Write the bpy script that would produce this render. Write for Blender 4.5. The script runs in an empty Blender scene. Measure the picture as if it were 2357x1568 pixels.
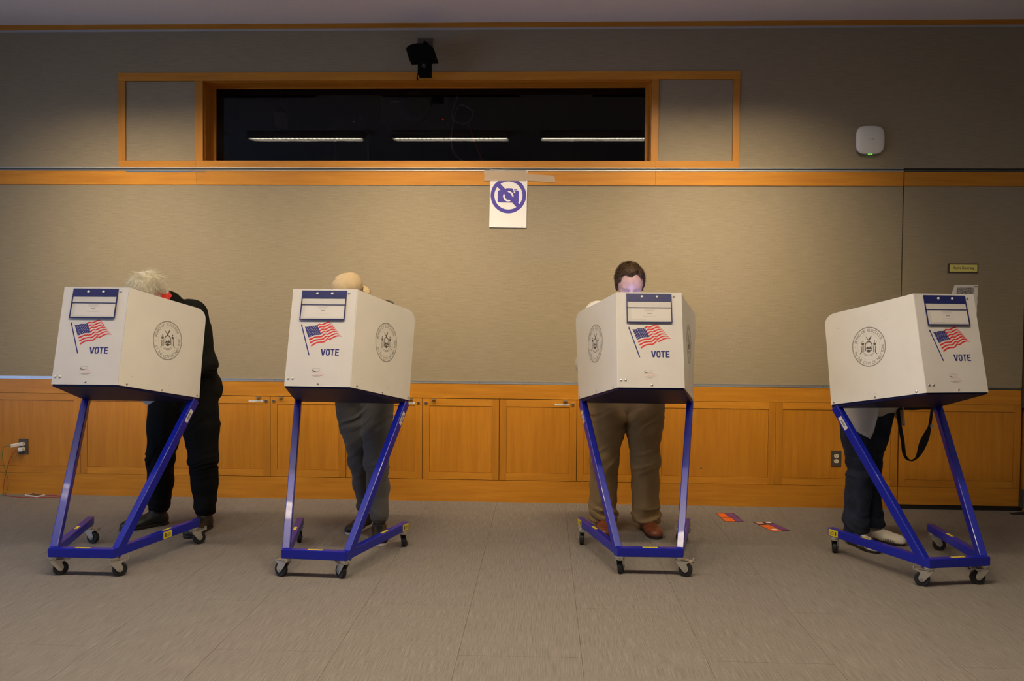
import bpy, math, random
import numpy as np
from mathutils import Vector, Matrix

# ------------------------------------------------------------------ scene set-up
S = bpy.context.scene
COL = S.collection
S.view_settings.view_transform = 'Standard'
S.view_settings.look = 'None'
S.view_settings.gamma = 1.0
S.view_settings.use_curve_mapping = False
S.view_settings.exposure = 0.0

# camera: solved from the photograph (28.6 mm on full frame, 1.40 m high, 6.14 m from the panelled wall)
cam_d = bpy.data.cameras.new('camera')
cam_d.sensor_width = 36.0
cam_d.lens = 1870.6 * 36.0 / 2357.0
cam_d.clip_start = 0.05
cam = bpy.data.objects.new('camera', cam_d)
COL.objects.link(cam)
yaw, pitch, roll = -0.0395, -0.0277, 0.0083
fw = Vector((math.sin(yaw) * math.cos(pitch), math.cos(yaw) * math.cos(pitch), math.sin(pitch)))
rt = Vector((math.cos(yaw), -math.sin(yaw), 0))
up = rt.cross(fw)
r2 = rt * math.cos(roll) + up * math.sin(roll)
u2 = -rt * math.sin(roll) + up * math.cos(roll)
M = Matrix((r2, u2, -fw)).transposed().to_4x4()
M.translation = Vector((0.0, -6.144, 1.402))
cam.matrix_world = M
S.camera = cam

world = bpy.data.worlds.new('world')
S.world = world
world.use_nodes = True
world.node_tree.nodes['Background'].inputs[0].default_value = (0.5, 0.6, 0.8, 1)
world.node_tree.nodes['Background'].inputs[1].default_value = 0.02

# lamp powers (each lamp's light sits in its builder below)
STRIP_W = 38.0          # middle row, reflected in the control-room window
STRIP_SPREAD = 150
STRIP_COL = (1.0, 0.80, 0.53)
WASH_W = 40.0           # assumed, unseen row close to the panelled wall
WASH_SPREAD = 65
DAY_W = 225.0  # light through the assumed left window
DAY_COL = (0.42, 0.60, 1.0)

def area_light(name, loc, rot, sx, sy, power, color, spread=180):
    d = bpy.data.lights.new(name, 'AREA')
    d.shape = 'RECTANGLE'; d.size = sx; d.size_y = sy
    d.energy = power; d.color = color; d.spread = math.radians(spread)
    o = bpy.data.objects.new(name, d)
    COL.objects.link(o)
    o.location = loc; o.rotation_euler = rot
    return o

# ------------------------------------------------------------------ materials
MATS = {}

def nodes_of(name):
    m = bpy.data.materials.new(name)
    m.use_nodes = True
    nt = m.node_tree
    b = nt.nodes['Principled BSDF']
    MATS[name] = m
    return m, nt, b

def plain(name, col, rough=0.5, metal=0.0, spec=0.5, emit=None, estr=0.0, coat=0.0, var=0.0, vscale=30.0, trans=0.0, sheen=0.0):
    m, nt, b = nodes_of(name)
    b.inputs['Base Color'].default_value = (*col, 1)
    b.inputs['Roughness'].default_value = rough
    b.inputs['Metallic'].default_value = metal
    b.inputs['Specular IOR Level'].default_value = spec
    b.inputs['Coat Weight'].default_value = coat
    b.inputs['Sheen Weight'].default_value = sheen
    if trans:
        b.inputs['Transmission Weight'].default_value = trans
    if emit:
        b.inputs['Emission Color'].default_value = (*emit, 1)
        b.inputs['Emission Strength'].default_value = estr
    if var > 0:
        tc = nt.nodes.new('ShaderNodeTexCoord')
        n = nt.nodes.new('ShaderNodeTexNoise'); n.inputs['Scale'].default_value = vscale; n.inputs['Detail'].default_value = 4
        nt.links.new(tc.outputs['Object'], n.inputs['Vector'])
        cr = nt.nodes.new('ShaderNodeValToRGB')
        cr.color_ramp.elements[0].position = 0.3; cr.color_ramp.elements[1].position = 0.7
        cr.color_ramp.elements[0].color = (*[c * (1 - var) for c in col], 1)
        cr.color_ramp.elements[1].color = (*[min(1, c * (1 + var)) for c in col], 1)
        nt.links.new(n.outputs['Fac'], cr.inputs['Fac'])
        nt.links.new(cr.outputs['Color'], b.inputs['Base Color'])
    return m

def streak(name, c0, c1, scale, rough, stretch2=None, amt2=0.35, c2=None, bump=0.0, p0=0.3, p1=0.7, spec=0.5, scratch=False, randvar=0.0, world_pos=False):
    """two stretched noises between c0 and c1 (woven cloth, veneer, carpet)."""
    m, nt, b = nodes_of(name)
    tc = nt.nodes.new('ShaderNodeTexCoord')
    src = tc.outputs['Object']
    if world_pos:
        src = nt.nodes.new('ShaderNodeNewGeometry').outputs['Position']
    mp = nt.nodes.new('ShaderNodeMapping'); mp.inputs['Scale'].default_value = scale
    nt.links.new(src, mp.inputs['Vector'])
    n = nt.nodes.new('ShaderNodeTexNoise'); n.inputs['Scale'].default_value = 1.0; n.inputs['Detail'].default_value = 5; n.inputs['Roughness'].default_value = 0.65
    nt.links.new(mp.outputs['Vector'], n.inputs['Vector'])
    cr = nt.nodes.new('ShaderNodeValToRGB')
    cr.color_ramp.elements[0].position = p0; cr.color_ramp.elements[1].position = p1
    cr.color_ramp.elements[0].color = (*c0, 1); cr.color_ramp.elements[1].color = (*c1, 1)
    nt.links.new(n.outputs['Fac'], cr.inputs['Fac'])
    out = cr.outputs['Color']
    if stretch2:
        mp2 = nt.nodes.new('ShaderNodeMapping'); mp2.inputs['Scale'].default_value = stretch2
        nt.links.new(src, mp2.inputs['Vector'])
        n2 = nt.nodes.new('ShaderNodeTexNoise'); n2.inputs['Scale'].default_value = 1.0; n2.inputs['Detail'].default_value = 3
        nt.links.new(mp2.outputs['Vector'], n2.inputs['Vector'])
        r2_ = nt.nodes.new('ShaderNodeMapRange'); r2_.inputs['From Min'].default_value = 0.4; r2_.inputs['From Max'].default_value = 0.75
        r2_.inputs['To Max'].default_value = amt2
        nt.links.new(n2.outputs['Fac'], r2_.inputs['Value'])
        mx = nt.nodes.new('ShaderNodeMix'); mx.data_type = 'RGBA'
        nt.links.new(r2_.outputs['Result'], mx.inputs['Factor'])
        nt.links.new(out, mx.inputs[6]); mx.inputs[7].default_value = (*c2, 1)
        out = mx.outputs[2]
    if scratch:
        v = nt.nodes.new('ShaderNodeTexNoise'); v.inputs['Scale'].default_value = 9.0; v.inputs['Detail'].default_value = 8; v.inputs['Roughness'].default_value = 0.8
        mp3 = nt.nodes.new('ShaderNodeMapping'); mp3.inputs['Scale'].default_value = (1.0, 1.0, 2.2); mp3.inputs['Rotation'].default_value = (0, 0.5, 0)
        nt.links.new(tc.outputs['Object'], mp3.inputs['Vector']); nt.links.new(mp3.outputs['Vector'], v.inputs['Vector'])
        r3 = nt.nodes.new('ShaderNodeMapRange'); r3.inputs['From Min'].default_value = 0.70; r3.inputs['From Max'].default_value = 0.78; r3.inputs['To Max'].default_value = 0.5
        nt.links.new(v.outputs['Fac'], r3.inputs['Value'])
        mx = nt.nodes.new('ShaderNodeMix'); mx.data_type = 'RGBA'
        nt.links.new(r3.outputs['Result'], mx.inputs['Factor']); nt.links.new(out, mx.inputs[6]); mx.inputs[7].default_value = (0.72, 0.45, 0.20, 1)
        out = mx.outputs[2]
    if randvar:
        oi = nt.nodes.new('ShaderNodeObjectInfo')
        mr = nt.nodes.new('ShaderNodeMapRange'); mr.inputs['To Min'].default_value = 1 - randvar; mr.inputs['To Max'].default_value = 1 + randvar
        nt.links.new(oi.outputs['Random'], mr.inputs['Value'])
        vm = nt.nodes.new('ShaderNodeVectorMath'); vm.operation = 'SCALE'
        nt.links.new(out, vm.inputs[0]); nt.links.new(mr.outputs['Result'], vm.inputs['Scale'])
        out = vm.outputs[0]
    nt.links.new(out, b.inputs['Base Color'])
    b.inputs['Roughness'].default_value = rough
    b.inputs['Specular IOR Level'].default_value = spec
    if bump:
        bp = nt.nodes.new('ShaderNodeBump'); bp.inputs['Strength'].default_value = bump; bp.inputs['Distance'].default_value = 0.002
        nt.links.new(n.outputs['Fac'], bp.inputs['Height']); nt.links.new(bp.outputs['Normal'], b.inputs['Normal'])
    return m

streak('fabric', (0.235, 0.193, 0.130), (0.345, 0.287, 0.197), (9, 9, 230), 0.9, (70, 70, 500), 0.5, (0.40, 0.338, 0.235), bump=0.15, spec=0.2)
streak('wood_h', (0.49, 0.190, 0.014), (0.64, 0.275, 0.026), (2.2, 30, 30), 0.38, (5, 160, 160), 0.28, (0.42, 0.150, 0.011), spec=0.4, scratch=True, randvar=0.07)
streak('wood_v', (0.45, 0.172, 0.012), (0.58, 0.240, 0.020), (26, 26, 1.6), 0.38, (150, 150, 4), 0.28, (0.39, 0.136, 0.009), spec=0.4, scratch=True, randvar=0.07)
streak('carpet', (0.135, 0.120, 0.107), (0.335, 0.302, 0.270), (330, 7, 40), 0.95, (600, 150, 40), 0.5, (0.125, 0.11, 0.103), bump=0.25, p0=0.25, p1=0.75, spec=0.1, randvar=0.02, world_pos=True)
plain('carpet_back', (0.05, 0.045, 0.04), 0.95)
plain('dark_gap', (0.012, 0.008, 0.006), 0.9)
plain('aluminium', (0.55, 0.57, 0.60), 0.38, 0.85)
plain('aluminium_dark', (0.10, 0.10, 0.09), 0.5, 0.6)
plain('ceiling', (0.80, 0.77, 0.80), 0.95, var=0.03, vscale=60)
plain('paint_wall', (0.42, 0.39, 0.35), 0.9)
plain('steel', (0.70, 0.69, 0.66), 0.28, 1.0)
plain('zinc', (0.62, 0.60, 0.54), 0.38, 0.75)
plain('brass', (0.72, 0.60, 0.36), 0.35, 0.8)
plain('blue_paint', (0.006, 0.013, 0.34), 0.33, 0.0, 0.45, coat=0.12)
plain('blue_tray', (0.003, 0.004, 0.055), 0.5, 0.0, 0.3)
plain('rubber', (0.012, 0.012, 0.015), 0.55)
plain('wheel_hub', (0.03, 0.035, 0.05), 0.4)
plain('panel_white_lit', (0.88, 0.845, 0.775), 0.42, 0.0, 0.45, var=0.02, vscale=8)  # side panels: white lightened to make up for missing light from the side
plain('panel_white_dim', (0.63, 0.605, 0.59), 0.42, 0.0, 0.45, var=0.02, vscale=8)  # front panels: same white darkened to stand for weaker light there
plain('vinyl_blue', (0.012, 0.016, 0.115), 0.32, 0.0, 0.6)
plain('ink_blue', (0.014, 0.016, 0.16), 0.5)
plain('ink_red', (0.60, 0.022, 0.018), 0.5)
plain('ink_white', (0.85, 0.84, 0.82), 0.5)
plain('ink_grey', (0.36, 0.335, 0.285), 0.6)
plain('ink_crest', (0.11, 0.095, 0.075), 0.6)
plain('overlay_line', (0.56, 0.53, 0.50), 0.5)
plain('ink_dark', (0.06, 0.05, 0.04), 0.6)
plain('ink_pink', (0.70, 0.28, 0.24), 0.6)
plain('print_grey', (0.42, 0.40, 0.39), 0.6)
plain('paper', (0.84, 0.82, 0.80), 0.7)
plain('sticker_yellow', (0.72, 0.58, 0.015), 0.4)
plain('sticker_white', (0.75, 0.74, 0.72), 0.4)
plain('sign_violet', (0.060, 0.042, 0.36), 0.5)
plain('black_plastic', (0.008, 0.008, 0.008), 0.4)
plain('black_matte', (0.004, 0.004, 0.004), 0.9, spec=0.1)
plain('plastic_white', (0.78, 0.76, 0.74), 0.35)
plain('plate_brown', (0.075, 0.055, 0.045), 0.45)
plain('plate_ivory', (0.72, 0.66, 0.50), 0.35)
plain('sign_yellow', (0.72, 0.66, 0.20), 0.4)
plain('orange', (0.85, 0.16, 0.03), 0.4)
plain('purple', (0.16, 0.06, 0.26), 0.4)
plain('purple_dark', (0.035, 0.018, 0.06), 0.4)
plain('cable_red', (0.45, 0.015, 0.015), 0.5)
plain('cable_green', (0.02, 0.22, 0.07), 0.5)
plain('tape_blue', (0.10, 0.16, 0.26), 0.7)
plain('screen_black', (0.02, 0.012, 0.010), 0.15)
plain('led_green', (0.05, 0.5, 0.05), 0.4, emit=(0.25, 1.0, 0.05), estr=1.6)
plain('led_red', (0.5, 0.05, 0.05), 0.4, emit=(1.0, 0.03, 0.01), estr=1.5)
plain('lamp_tube', (0.9, 0.9, 0.85), 0.4, emit=(1.0, 0.90, 0.70), estr=34.0)
plain('reflector', (0.8, 0.8, 0.8), 0.2, 0.9)
plain('skin', (0.60, 0.36, 0.27), 0.45, var=0.06, vscale=40)
plain('skin_red', (0.55, 0.24, 0.17), 0.45, var=0.06, vscale=40)
plain('hair_white', (0.90, 0.80, 0.64), 0.5, var=0.2, vscale=60)
plain('hair_brown', (0.070, 0.040, 0.020), 0.6, spec=0.25, var=0.4, vscale=90)
plain('hair_dark', (0.02, 0.014, 0.01), 0.45)
plain('cloth_black', (0.0045, 0.0045, 0.005), 0.9, spec=0.2)
plain('cloth_jacket', (0.0075, 0.008, 0.006), 0.9, spec=0.2)
plain('cloth_charcoal', (0.105, 0.098, 0.092), 0.9, var=0.15, vscale=300, sheen=0.1)
plain('cloth_olive', (0.055, 0.050, 0.038), 0.85)
plain('cloth_khaki', (0.29, 0.19, 0.078), 0.8, var=0.06, vscale=12)
plain('cloth_white', (0.74, 0.71, 0.66), 0.8)
plain('cloth_cream', (0.58, 0.54, 0.47), 0.85)
plain('denim', (0.012, 0.018, 0.038), 0.9, var=0.4, vscale=18)
plain('cap_tan', (0.66, 0.50, 0.30), 0.85, var=0.05, vscale=40)
plain('leather_brown', (0.20, 0.055, 0.022), 0.32, var=0.15, vscale=20)
plain('leather_white', (0.74, 0.68, 0.60), 0.5)
plain('shoe_black', (0.010, 0.010, 0.011), 0.5)
plain('sole_white', (0.70, 0.68, 0.66), 0.6)
plain('sole_dark', (0.015, 0.012, 0.010), 0.6)
plain('collar_red', (0.75, 0.035, 0.02), 0.7)
plain('nylon_black', (0.006, 0.006, 0.006), 0.7)

# thin clear sheets: mostly see-through, with a surface reflection
def clear_sheet(name, tint, gloss_rough, f0):
    m = bpy.data.materials.new(name); m.use_nodes = True
    nt = m.node_tree; nt.nodes.clear()
    o = nt.nodes.new('ShaderNodeOutputMaterial'); t = nt.nodes.new('ShaderNodeBsdfTransparent'); g = nt.nodes.new('ShaderNodeBsdfGlossy')
    lw = nt.nodes.new('ShaderNodeLayerWeight'); lw.inputs['Blend'].default_value = 0.5
    pw = nt.nodes.new('ShaderNodeMath'); pw.operation = 'POWER'; pw.inputs[1].default_value = 5.0
    ma = nt.nodes.new('ShaderNodeMath'); ma.operation = 'MULTIPLY_ADD'; ma.inputs[1].default_value = 1 - f0; ma.inputs[2].default_value = f0
    mx = nt.nodes.new('ShaderNodeMixShader')
    t.inputs['Color'].default_value = (*tint, 1); g.inputs['Roughness'].default_value = gloss_rough
    nt.links.new(lw.outputs['Facing'], pw.inputs[0]); nt.links.new(pw.outputs[0], ma.inputs[0])
    nt.links.new(ma.outputs[0], mx.inputs[0]); nt.links.new(t.outputs[0], mx.inputs[1]); nt.links.new(g.outputs[0], mx.inputs[2]); nt.links.new(mx.outputs[0], o.inputs[0])
    MATS[name] = m
clear_sheet('window_glass', (0.60, 0.60, 0.60), 0.0, 0.024)
clear_sheet('clear_vinyl', (0.90, 0.89, 0.89), 0.05, 0.05)
# masking tape: lets some of the sheet below show through
m_, nt_, b_ = nodes_of('tape_beige')
b_.inputs['Base Color'].default_value = (0.66, 0.52, 0.36, 1); b_.inputs['Alpha'].default_value = 0.55; b_.inputs['Roughness'].default_value = 0.6

# printed map on the sheet by the door
m_, nt_, b_ = nodes_of('map_print')
tc = nt_.nodes.new('ShaderNodeTexCoord'); vo = nt_.nodes.new('ShaderNodeTexVoronoi'); vo.feature = 'DISTANCE_TO_EDGE'; vo.inputs['Scale'].default_value = 70
no = nt_.nodes.new('ShaderNodeTexNoise'); no.inputs['Scale'].default_value = 160
ad = nt_.nodes.new('ShaderNodeMath'); ad.operation = 'MULTIPLY_ADD'; ad.inputs[1].default_value = 0.35
cr = nt_.nodes.new('ShaderNodeValToRGB'); cr.color_ramp.elements[0].color = (0.05, 0.045, 0.04, 1); cr.color_ramp.elements[1].color = (0.5, 0.48, 0.46, 1)
cr.color_ramp.elements[0].position = 0.18; cr.color_ramp.elements[1].position = 0.38
nt_.links.new(tc.outputs['Object'], vo.inputs['Vector']); nt_.links.new(tc.outputs['Object'], no.inputs['Vector'])
nt_.links.new(no.outputs['Fac'], ad.inputs[0]); nt_.links.new(vo.outputs['Distance'], ad.inputs[2]); nt_.links.new(ad.outputs[0], cr.inputs['Fac']); nt_.links.new(cr.outputs['Color'], b_.inputs['Base Color'])

# ------------------------------------------------------------------ mesh helpers
def V(*a):
    return np.array(a, float)

class MB:
    def __init__(s):
        s.v = []; s.f = []
    def add(s, verts, faces):
        o = len(s.v)
        s.v += [tuple(map(float, p)) for p in verts]
        s.f += [tuple(i + o for i in fc) for fc in faces]
        return s
    def box(s, x0, x1, y0, y1, z0, z1):
        return s.add([(x, y, z) for z in (z0, z1) for y in (y0, y1) for x in (x0, x1)],
                     [(0, 2, 3, 1), (4, 5, 7, 6), (0, 1, 5, 4), (2, 6, 7, 3), (0, 4, 6, 2), (1, 3, 7, 5)])
    def bar(s, p0, p1, side, w, h):
        """square bar from p0 to p1, w along side, h along the third axis (centred)"""
        p0, p1, side = V(*p0), V(*p1), V(*side)
        a = (p1 - p0) / np.linalg.norm(p1 - p0)
        side = side - a * (side @ a); side /= np.linalg.norm(side)
        t = np.cross(a, side)
        vs = []
        for p in (p0, p1):
            for sx, sy in ((-1, -1), (1, -1), (1, 1), (-1, 1)):
                vs.append(p + side * sx * w / 2 + t * sy * h / 2)
        return s.add(vs, [(0, 1, 2, 3)[::-1], (4, 5, 6, 7), (0, 1, 5, 4), (1, 2, 6, 5), (2, 3, 7, 6), (3, 0, 4, 7)])
    def prism(s, poly, fr, d0, d1):
        """2D polygon in frame fr=(origin, e1, e2, n), extruded along n from d0 to d1"""
        o, e1, e2, n = fr
        k = len(poly)
        a = [o + e1 * p[0] + e2 * p[1] + n * d0 for p in poly]
        b = [o + e1 * p[0] + e2 * p[1] + n * d1 for p in poly]
        ar = sum(poly[i][0] * poly[(i + 1) % k][1] - poly[(i + 1) % k][0] * poly[i][1] for i in range(k))
        top = tuple(range(k, 2 * k)); bot = tuple(range(k))[::-1]
        sides = [(i, (i + 1) % k, k + (i + 1) % k, k + i) for i in range(k)]
        if ar < 0:
            top = top[::-1]; bot = bot[::-1]; sides = [q[::-1] for q in sides]
        return s.add(a + b, [top, bot] + sides)
    def flat(s, polys, fr, d, warp=None):
        o, e1, e2, n = fr
        for poly in polys:
            k = len(poly)
            ar = sum(poly[i][0] * poly[(i + 1) % k][1] - poly[(i + 1) % k][0] * poly[i][1] for i in range(k))
            idx = tuple(range(k)) if ar > 0 else tuple(range(k))[::-1]
            s.add([o + e1 * p[0] + e2 * p[1] + n * (d + (warp(p[0], p[1]) if warp else 0)) for p in poly], [idx])
        return s
    def lathe(s, prof, org, axis, seg=20):
        """profile [(r, h)] spun about axis through org"""
        org, axis = V(*org), V(*axis)
        axis = axis / np.linalg.norm(axis)
        ref = V(1, 0, 0) if abs(axis[0]) < 0.9 else V(0, 1, 0)
        a = np.cross(axis, ref); a /= np.linalg.norm(a); b = np.cross(axis, a)
        vs = []; fs = []
        for r, h in prof:
            for i in range(seg):
                t = 2 * math.pi * i / seg
                vs.append(org + axis * h + (a * math.cos(t) + b * math.sin(t)) * r)
        for j in range(len(prof) - 1):
            for i in range(seg):
                i2 = (i + 1) % seg
                fs.append((j * seg + i, j * seg + i2, (j + 1) * seg + i2, (j + 1) * seg + i))
        fs.append(tuple(range(seg))[::-1]); fs.append(tuple((len(prof) - 1) * seg + i for i in range(seg)))
        return s.add(vs, fs)
    def tube(s, path, r, seg=8):
        path = [V(*p) for p in path]
        vs = []; fs = []
        n = len(path); prev = None
        for i, p in enumerate(path):
            d = path[min(i + 1, n - 1)] - path[max(i - 1, 0)]; d /= (np.linalg.norm(d) + 1e-12)
            if prev is None:
                ref = V(0, 0, 1) if abs(d[2]) < 0.9 else V(1, 0, 0)
                a = np.cross(d, ref)
            else:
                a = prev - d * (prev @ d)
            a /= np.linalg.norm(a); prev = a; b = np.cross(d, a)
            rr = r[i] if isinstance(r, (list, tuple)) else r
            for k in range(seg):
                t = 2 * math.pi * k / seg
                vs.append(p + (a * math.cos(t) + b * math.sin(t)) * rr)
        for j in range(n - 1):
            for k in range(seg):
                k2 = (k + 1) % seg
                fs.append((j * seg + k, j * seg + k2, (j + 1) * seg + k2, (j + 1) * seg + k))
        fs.append(tuple(range(seg))[::-1]); fs.append(tuple((n - 1) * seg + k for k in range(seg)))
        return s.add(vs, fs)
    def ribbon(s, path, widths, side, th=0.002):
        """flat strap: path of points, width along 'side' at each, thickness th"""
        path = [V(*p) for p in path]; n = len(path); vs = []; fs = []
        for i, p in enumerate(path):
            d = path[min(i + 1, n - 1)] - path[max(i - 1, 0)]; d /= (np.linalg.norm(d) + 1e-12)
            sd = V(*side); sd = sd - d * (sd @ d); sd /= np.linalg.norm(sd); t = np.cross(d, sd)
            w = widths[i] / 2
            vs += [p - sd * w - t * th / 2, p + sd * w - t * th / 2, p + sd * w + t * th / 2, p - sd * w + t * th / 2]
        for i in range(n - 1):
            a = 4 * i; b = a + 4
            fs += [(a, a + 1, b + 1, b), (a + 1, a + 2, b + 2, b + 1), (a + 2, a + 3, b + 3, b + 2), (a + 3, a, b, b + 3)]
        fs += [(3, 2, 1, 0), (4 * n - 4, 4 * n - 3, 4 * n - 2, 4 * n - 1)]
        return s.add(vs, fs)
    def mesh(s, name, smooth=False):
        me = bpy.data.meshes.new(name)
        me.from_pydata(s.v, [], s.f)
        if smooth:
            me.polygons.foreach_set('use_smooth', [True] * len(me.polygons))
        me.update()
        return me

def obj(name, mb, mat, parent=None, smooth=False, loc=None, bevel=0.0, sharp=None):
    me = mb.mesh(name, smooth) if isinstance(mb, MB) else mb
    if mat and not me.materials:
        me.materials.append(MATS[mat])
    o = bpy.data.objects.new(name, me)
    COL.objects.link(o)
    if parent:
        o.parent = parent
    if loc is not None:
        o.location = loc
    if bevel:
        md = o.modifiers.new('bevel', 'BEVEL'); md.width = bevel; md.segments = 2; md.limit_method = 'ANGLE'; md.angle_limit = math.radians(40)
    if smooth and sharp:
        me.set_sharp_from_angle(angle=math.radians(sharp))
    return o

def tag(o, label, cat, group=None, kind=None):
    o['label'] = label; o['category'] = cat
    if group: o['group'] = group
    if kind: o['kind'] = kind
    return o

def thing(name, label, cat, loc=(0, 0, 0), rz=0.0, group=None):
    o = bpy.data.objects.new(name, None); COL.objects.link(o)
    o.empty_display_size = 0.1
    o.location = loc; o.rotation_euler = (0, 0, rz)
    return tag(o, label, cat, group)

def struct(name, mb, mat, label=None, parent=None, bevel=0.0):
    o = obj(name, mb, mat, parent, bevel=bevel)
    if not parent:
        o['kind'] = 'structure'
        if label: o['label'] = label
    return o

def copy_tree(o, parent=None):
    c = o.copy(); COL.objects.link(c); c.parent = parent
    for ch in o.children:
        copy_tree(ch, c)
    return c

XYZ = (V(0, 0, 0), V(1, 0, 0), V(0, 0, 1), V(0, -1, 0))     # wall frame: x right, z up, towards the room

def frame_at(o, e1, e2, n):
    return (V(*o), V(*e1), V(*e2), V(*n))

_glyph = {}
def glyphs(text, size=1.0, offset=0.0):
    """verts2d, faces, width of a text set in the built-in font"""
    key = (text, offset)
    if key not in _glyph:
        cu = bpy.data.curves.new('type', 'FONT'); cu.body = text; cu.size = 1.0; cu.offset = offset; cu.resolution_u = 2
        ob = bpy.data.objects.new('type', cu); COL.objects.link(ob)
        dg = bpy.context.evaluated_depsgraph_get(); dg.update()
        me = ob.evaluated_get(dg).to_mesh()
        vs = [(v.co.x, v.co.y) for v in me.vertices]; fs = [tuple(p.vertices) for p in me.polygons]
        ob.evaluated_get(dg).to_mesh_clear()
        bpy.data.objects.remove(ob); bpy.data.curves.remove(cu)
        _glyph[key] = (vs, fs)
    vs, fs = _glyph[key]
    return [(x * size, y * size) for x, y in vs], fs

def put_glyphs(mb, gl, fr, d, x=0.0, y=0.0, rot=0.0, sx=1.0, width=None, warp=None):
    vs, fs = gl
    if not vs: return
    if width:
        x0 = min(p[0] for p in vs); x1 = max(p[0] for p in vs)
        sx = width / (x1 - x0); vs = [((p[0] - x0) * sx, p[1]) for p in vs]
    else:
        vs = [(p[0] * sx, p[1]) for p in vs]
    o, e1, e2, n = fr
    c, s = math.cos(rot), math.sin(rot)
    loc2 = [(x + c * p[0] - s * p[1], y + s * p[0] + c * p[1]) for p in vs]
    pts = [o + e1 * q[0] + e2 * q[1] + n * (d + (warp(*q) if warp else 0)) for q in loc2]
    # glyph faces come wound for +z; keep or flip to face along n
    if np.cross(e1, e2) @ n < 0:
        fs = [f[::-1] for f in fs]
    mb.add(pts, fs)

def ring(r0, r1, seg=48, cx=0, cy=0):
    out = []
    for i in range(seg):
        a, b = 2 * math.pi * i / seg, 2 * math.pi * (i + 1) / seg
        out.append([(cx + r0 * math.cos(a), cy + r0 * math.sin(a)), (cx + r1 * math.cos(a), cy + r1 * math.sin(a)),
                    (cx + r1 * math.cos(b), cy + r1 * math.sin(b)), (cx + r0 * math.cos(b), cy + r0 * math.sin(b))])
    return out
def disc(r, seg=20, cx=0, cy=0, ry=None):
    ry = ry or r
    return [(cx + r * math.cos(2 * math.pi * i / seg), cy + ry * math.sin(2 * math.pi * i / seg)) for i in range(seg)]
def rect(x0, x1, y0, y1):
    return [(x0, y0), (x1, y0), (x1, y1), (x0, y1)]
def rrect(x0, x1, y0, y1, r, seg=5):
    out = []
    for cx, cy, a0 in ((x1 - r, y0 + r, -90), (x1 - r, y1 - r, 0), (x0 + r, y1 - r, 90), (x0 + r, y0 + r, 180)):
        for i in range(seg + 1):
            a = math.radians(a0 + 90 * i / seg)
            out.append((cx + r * math.cos(a), cy + r * math.sin(a)))
    return out

# ------------------------------------------------------------------ the room
XL, XR, YR, ZC = -6.2, 5.2, -8.6, 3.615

# floor and its staggered carpet tiles
floor = struct('floor', MB().box(XL, XR, YR, 0.25, -0.05, -0.006), 'carpet_back', 'grey brown carpeted floor')
TW, TL = 0.5135, 1.167
tile_me = MB().box(0, TW - 0.0012, 0, TL - 0.0012, -0.006, 0.0).mesh('carpet_tile')
tile_me.materials.append(MATS['carpet'])
x = -0.345 - 12 * TW; ci = 0
while x < XR:
    ph = -2.815 if ci % 2 == 0 else -2.233
    k0 = math.ceil((YR - ph) / TL) - 1
    y = ph + k0 * TL
    while y < 0.0:
        y1 = min(y + TL, 0.02)
        o = bpy.data.objects.new('carpet_tile', tile_me); COL.objects.link(o); o.parent = floor
        o.location = (x, y, 0)
        o.scale = (1, (y1 - y) / TL, 1)
        y += TL
    x += TW; ci += 1

struct('ceiling', MB().box(XL, XR, YR, 0.25, ZC, ZC + 0.08), 'ceiling', 'pale grey ceiling')
struct('wall_right', MB().box(XR, XR + 0.1, YR, 0.25, 0, ZC), 'paint_wall', 'painted right wall')
struct('wall_rear', MB().box(XL, XR, YR - 0.1, YR, 0, ZC), 'paint_wall', 'painted wall behind the camera')
# left wall with an assumed, unseen window added for cool light from the left
WY0, WY1, WZ0, WZ1 = -5.6, -1.9, 0.60, 2.20
mb = MB().box(XL - 0.15, XL, YR, WY0, 0, ZC).box(XL - 0.15, XL, WY1, 0.25, 0, ZC).box(XL - 0.15, XL, WY0, WY1, 0, WZ0).box(XL - 0.15, XL, WY0, WY1, WZ1, ZC)
struct('wall_left', mb, 'paint_wall', 'painted left wall with an assumed wide window')
w2 = struct('window_assumed', MB().box(XL - 0.08, XL - 0.06, WY0, WY1, WZ0, WZ1), 'window_glass', 'assumed wide window, unseen, added for cool light from the left')
for k in range(4):
    yy = WY0 + (WY1 - WY0) * k / 3
    obj('assumed_window_mullion', MB().box(XL - 0.12, XL - 0.02, yy - 0.03, yy + 0.03, WZ0, WZ1), 'aluminium', w2)
for zz in (WZ0, WZ1):
    obj('assumed_window_rail', MB().box(XL - 0.12, XL - 0.02, WY0, WY1, zz - 0.03, zz + 0.03), 'aluminium', w2)
area_light('assumed_daylight', (XL - 0.2, (WY0 + WY1) / 2, (WZ0 + WZ1) / 2), (0, math.radians(-90), 0), WZ1 - WZ0, WY1 - WY0, DAY_W, DAY_COL, 150)  # cool light from the left, added behind the assumed window

# ---- panelled wall (its face is the plane y = 0)
OX0, OX1, OZ0, OZ1 = -2.614, 0.783, 2.583, 3.187          # control-room window opening
wb = MB().box(XL, OX0, 0.03, 0.22, 0, ZC).box(OX1, XR, 0.03, 0.22, 0, ZC).box(OX0, OX1, 0.03, 0.22, 0, OZ0).box(OX0, OX1, 0.03, 0.22, OZ1, ZC)
wall = struct('wall_back', wb, 'dark_gap', 'taupe fabric and wood panelled wall')

DX0, DX1 = 2.645, 3.540                                     # active doorway
def wpart(name, x0, x1, z0, z1, mat, y0=0.0, y1=0.03, bevel=0.0, parent=None):
    return obj(name, MB().box(x0, x1, y0, y1, z0, z1), mat, parent or wall, bevel=bevel)

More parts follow.
